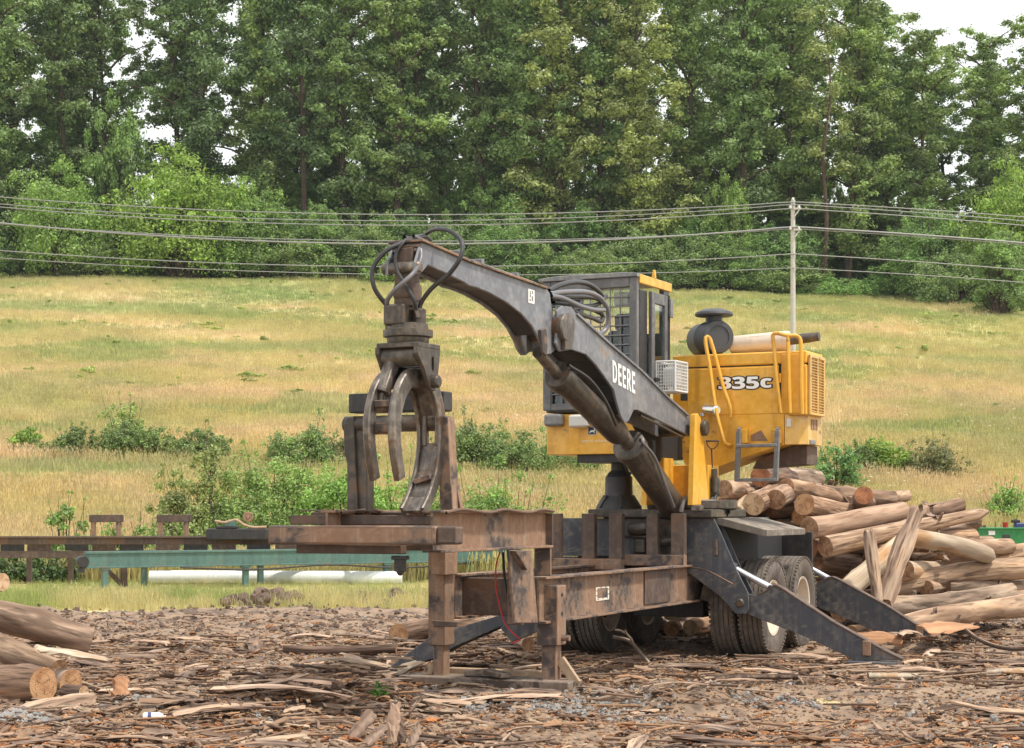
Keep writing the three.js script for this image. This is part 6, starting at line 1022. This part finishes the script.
// ---------- litter on the yard: bark, chips, sticks ----------
{
  const R = rngOf(9191), up = V(0, 1, 0);
  const TONE = [[0.25, 0.162, 0.108], [0.21, 0.135, 0.09], [0.31, 0.215, 0.15], [0.15, 0.096, 0.066], [0.33, 0.195, 0.11], [0.40, 0.29, 0.205], [0.095, 0.062, 0.045], [0.29, 0.205, 0.15], [0.18, 0.12, 0.085]], CHIP = [[0.33, 0.16, 0.07], [0.36, 0.24, 0.145], [0.22, 0.12, 0.065], [0.44, 0.34, 0.24], [0.16, 0.1, 0.065], [0.26, 0.18, 0.125], [0.12, 0.08, 0.06]];
  const ORANGE = [[0.36, 0.155, 0.06], [0.3, 0.125, 0.055], [0.4, 0.21, 0.1]];
  const dens = (x, d) => { // where the litter lies thick
    let k = 0.08 + 1.1 * smooth(0.4, 0.6, fbm(x * 0.55 + 40, d * 0.4, 51, 3));
    k = clamp(k + 7 * heap(x, d), 0, 1.3); k *= 1 - 0.97 * smooth(19.5, 22.5, d + 1.2 * (fbm(x * 0.6, d, 52, 2) - 0.5));
    if (x > 1.2 && d < 16.2) k *= 0.3; if (Math.abs(x + 0.15) < 0.95 && d > 14.9 && d < 16.2) k *= 0.25; return k;
  };
  const pick = (a) => a[Math.floor(R() * a.length)], spot = () => { const d = 11.2 + 15.5 * Math.pow(R(), 1.15), x = (R() - 0.5) * 2 * (0.295 * d); return [x, d]; };
  const shapes = [[0.5, 0.09, 0.5, 0.02], [0.36, 0.06, 0.3, 0.05], [0.62, 0.07, 0.55, 0.03], [0.28, 0.1, 0.4, 0.02]].map(([l, w, c, b], i) => stripShape(rngOf(700 + i), l, w, c, b, 0.01));
  const bark = shapes.map(() => []), chips = [[], []], sticks = [];
  const orient = (spread) => { const a = (R() < 0.5 ? (R() - 0.5) * 1.5 : R() * 6.28) + (R() < 0.5 ? Math.PI : 0); return yaw(a).multiply(new THREE.Quaternion().setFromEuler(new THREE.Euler((R() - 0.5) * spread * 2 + (R() < 0.25 ? Math.PI : 0), 0, (R() - 0.5) * spread))); };
  for (let i = 0; i < 10500; i++) { const [x, d] = spot(); if (R() > dens(x, d)) continue; const t = pick(TONE), v = 0.7 + 0.6 * R(), s = 0.28 + 0.72 * R() * R() * R() + 0.05; bark[i % 4].push([V(x, yardHeight(x, d) + 0.01 + 0.03 * R() + 0.5 * heap(x, d) * R(), -d), V(s * (0.5 + 0.7 * R()), s * (0.8 + R()), s * (0.7 + 0.9 * R())), orient(0.5), [t[0] * v, t[1] * v, t[2] * v]]); }
  for (let i = 0; i < 32000; i++) { const [x, d] = spot(); if (R() > dens(x, d) + 0.05) continue; const t = pick(d < 13.2 && R() < 0.4 ? ORANGE : CHIP), v = 0.7 + 0.6 * R(), s = 0.45 + 1.1 * R() * R(); chips[i % 2].push([V(x, yardHeight(x, d) + 0.012 + 0.015 * R(), -d), V(s, s, s), orient(0.7), [t[0] * v, t[1] * v, t[2] * v]]); }
  const crumbs = []; for (let i = 0; i < 30000; i++) { const [x, d] = spot(), t = pick(R() < 0.6 ? TONE : CHIP), v = 0.85 + 0.6 * R(), s = 0.2 + 0.35 * R() * R(); crumbs.push([V(x, yardHeight(x, d) + 0.005, -d), V(s, s * 1.5, s), orient(0.9), [t[0] * v, t[1] * v, t[2] * v]]); }
  for (let i = 0; i < 1600; i++) { const [x, d] = spot(); if (R() > dens(x, d)) continue; const t = pick(TONE), s = 0.5 + 0.9 * R(); sticks.push([V(x, yardHeight(x, d) + 0.02 + 0.02 * R(), -d), V(s, 1, 1), orient(0.12), t]); }
  const bm = std({ color: col(1, 1, 1), map: tex(256, 256, (u, v) => { const k = 0.6 + 0.8 * fbm(u * 6, v * 40, 961, 4, 6, 40) * (0.6 + 0.6 * fbm(u * 8, v * 8, 962, 3, 8, 8)); return [k, k * 0.97, k * 0.94].map((c) => c * 0.95); }), roughness: 0.95, side: THREE.DoubleSide });
  bark.forEach((l, i) => scatter('bark_litter', ['long', 'narrow', 'curled', 'broad'][i] + ' torn strips of bark strewn thickly over the yard mud', 'bark litter', shapes[i], bm, l));
  chips.forEach((l, i) => scatter('wood_chips', ['flat', 'splintered'][i] + ' orange and pale wood chips strewn over the yard', 'wood chips', stripShape(rngOf(730 + i), i ? 0.13 : 0.075, i ? 0.022 : 0.045, 0.2, 0.03, 0.008), bm, l));
  scatter('bark_crumbs', 'fine crumbs of bark and wood trodden into the yard mud', 'bark litter', stripShape(rngOf(735), 0.09, 0.05, 0.2, 0.03, 0.02), bm, crumbs);
  scatter('sticks', 'thin broken sticks lying among the bark litter', 'sticks', new THREE.CylinderGeometry(0.008, 0.012, 0.6, 5).rotateZ(Math.PI / 2), bm, sticks);
  // the larger pieces, one by one
  const big = [0, 1, 2, 3, 4, 5].map((i) => stripShape(rngOf(760 + i), 0.75 + 0.12 * i, 0.13 + 0.03 * (i % 3), [0.5, 0.2, 0.6, 0.1, 0.4, 0.55][i], [0.03, 0.06, 0.01, 0.02, 0.05, 0.03][i], 0.018)), mats = [M.barkBrown, M.barkBrown, flat(BARK.dark.map), M.barkTan, flat(BARK.dark.map), flat(BARK.grey.map), M.barkPeeled];
  const proto = big.map((g) => { const m = shade(new THREE.Mesh(grain(g), mats[0])); return m; });
  for (let i = 0; i < 120; i++) {
    let x, d; do { [x, d] = spot(); } while (R() > dens(x, d) || (d > 12.5 && d < 15 && x < -2.6));
    const m = proto[i % 6].clone();  m.material = pick(mats); m.name = numbered('bark_piece'); const s = 0.4 + 0.55 * R(); m.scale.setScalar(s);
    m.position.set(x, yardHeight(x, d) + 0.04 + 0.4 * heap(x, d), -d); m.quaternion.copy(orient(0.2)); scene.add(m);
    tag(m, 'torn piece of bark lying loose among the litter on the yard mud', 'bark piece', 'larger bark pieces strewn over the yard');
  }
  // pale crushed stone showing through
  const st = []; const stone = new THREE.IcosahedronGeometry(0.03, 1); { const p = stone.attributes.position; for (let i = 0; i < p.count; i++) { const n = 0.7 + 0.6 * hash2(Math.round(p.getX(i) * 1e4), Math.round(p.getY(i) * 1e4 + p.getZ(i) * 3e4), 3); p.setXYZ(i, p.getX(i) * n, p.getY(i) * n * 0.8, p.getZ(i) * n); } stone.computeVertexNormals(); }
  for (let i = 0; i < 6000; i++) {
    const q = R(); let x, d; if (q < 0.4) { x = lerp(-4.0, -2.7, R()); d = 13.0 + 0.55 * (R() + R() - 1) + 0.2; } else if (q < 0.75) { x = lerp(-3.0, 2.4, R()); d = 14.3 + 1.5 * (R() + R() - 1); } else { [x, d] = spot(); }
    if (fbm(x * 1.3 + 70, d * 1.6, 91, 3) < 0.47) continue; const v = 0.75 + 0.5 * R(); st.push([V(x, yardHeight(x, d) + 0.006, -d), V(1, 1, 1).multiplyScalar(0.45 + 0.7 * R() * R() + (q < 0.4 ? 0.4 : 0)), new THREE.Quaternion().setFromEuler(new THREE.Euler(R() * 6, R() * 6, R() * 6)), [0.25 * v, 0.24 * v, 0.225 * v]]);
  }
  scatter('crushed_stone', 'pale grey crushed stone showing through the litter in the foreground', 'gravel', stone, std({ roughness: 0.95 }), st);
  // white bottle and upright splinters
  const bp = at(143, 721, 13.2), bo = thing('bottle', 'white plastic bottle lying on its side in the wood litter', 'bottle', [bp.x, yardHeight(bp.x, 13.2) + 0.045, bp.z], 0.15);
  part('body', [lathe([[0, 0], [0.03, 0], [0.036, 0.01], [0.036, 0.11], [0.03, 0.135], [0.014, 0.15], [0.014, 0.165], [0, 0.165]], 18, V(0, 0, 0), V(0.165, 0, 0))], M.white, bo); part('label_band', [cyl(V(0.035, 0, 0), V(0.06, 0, 0), 0.0368, 0.0368, 18)], M.blue, bo);
  [[352, 738, 372, 712, 0.10], [366, 744, 385, 726, 0.07], [392, 742, 395, 703, 0.09], [402, 742, 398, 716, 0.07], [410, 746, 420, 725, 0.06], [58, 746, 72, 728, 0.09], [222, 720, 226, 700, 0.08]].forEach(([x0, y0, x1, y1, w], i) => {
    const d = EYE / ((y0 - HORIZON) / FOCAL); slab(['wide pointed splinter standing in the foreground litter', 'short splinter leaning beside the wide pointed one', 'tallest pale splinter standing upright in the foreground litter', 'dark splinter close behind the tallest pale one', 'leaning brown splinter at the open end of the upright group', 'red-brown bark shard sticking up before the gravel', 'dark shard of bark standing near the white bottle'][i], at(x0, y0, d), at(x1, y1, d + 0.05), w, 0.2, 0.02, 3300 + i, mats[[0, 1, 6, 4, 1, 3, 4][i]], { name: 'splinter', category: 'splinter', roll: 1.2 });
  });
  // clods along the edge of the mud
  const cl = [], clod = new THREE.IcosahedronGeometry(0.16, 2); { const p = clod.attributes.position; for (let i = 0; i < p.count; i++) { const n = 0.6 + 0.8 * fbm(p.getX(i) * 14 + 9, p.getY(i) * 14 + p.getZ(i) * 9, 95, 3); p.setXYZ(i, p.getX(i) * n, p.getY(i) * n * 0.7, p.getZ(i) * n); } clod.computeVertexNormals(); }
  for (let i = 0; i < 2200; i++) { const d = 21 + 10 * R(), x = (R() - 0.5) * 2 * (0.3 * d), heap = Math.max(0, 1 - Math.hypot(x + 5.7, (d - 32) * 0.6) / 0.8) + Math.max(0, 1 - Math.hypot(x + 2.2, (d - 31.5) * 0.5) / 1.0) + Math.max(0, 1 - Math.hypot(x + 4.1, (d - 30.5) * 0.7) / 1.0); if (d > 29 && heap < 0.1) continue; const s = (d > 29 ? 0.35 + 0.7 * heap : 0.1 + 0.28 * R() * R()), v = 0.7 + 0.5 * R(); cl.push([V(x, (d > 29 ? 0.02 : yardHeight(x, d)) + heap * 0.12, -d), V(s, s, s), new THREE.Quaternion().setFromEuler(new THREE.Euler(R() * 6, R() * 6, R() * 6)), [0.15 * v, 0.104 * v, 0.078 * v]]); }
  scatter('mud_clods', 'lumps of churned brown mud along the edge of the grass', 'mud clods', clod, std({ roughness: 1, bumpMap: grit, bumpScale: 0.01 }), cl);
}
scene.traverse((o) => { if (o.isMesh) { o.castShadow = true; o.receiveShadow = true; } });
renderer.render(scene, camera);
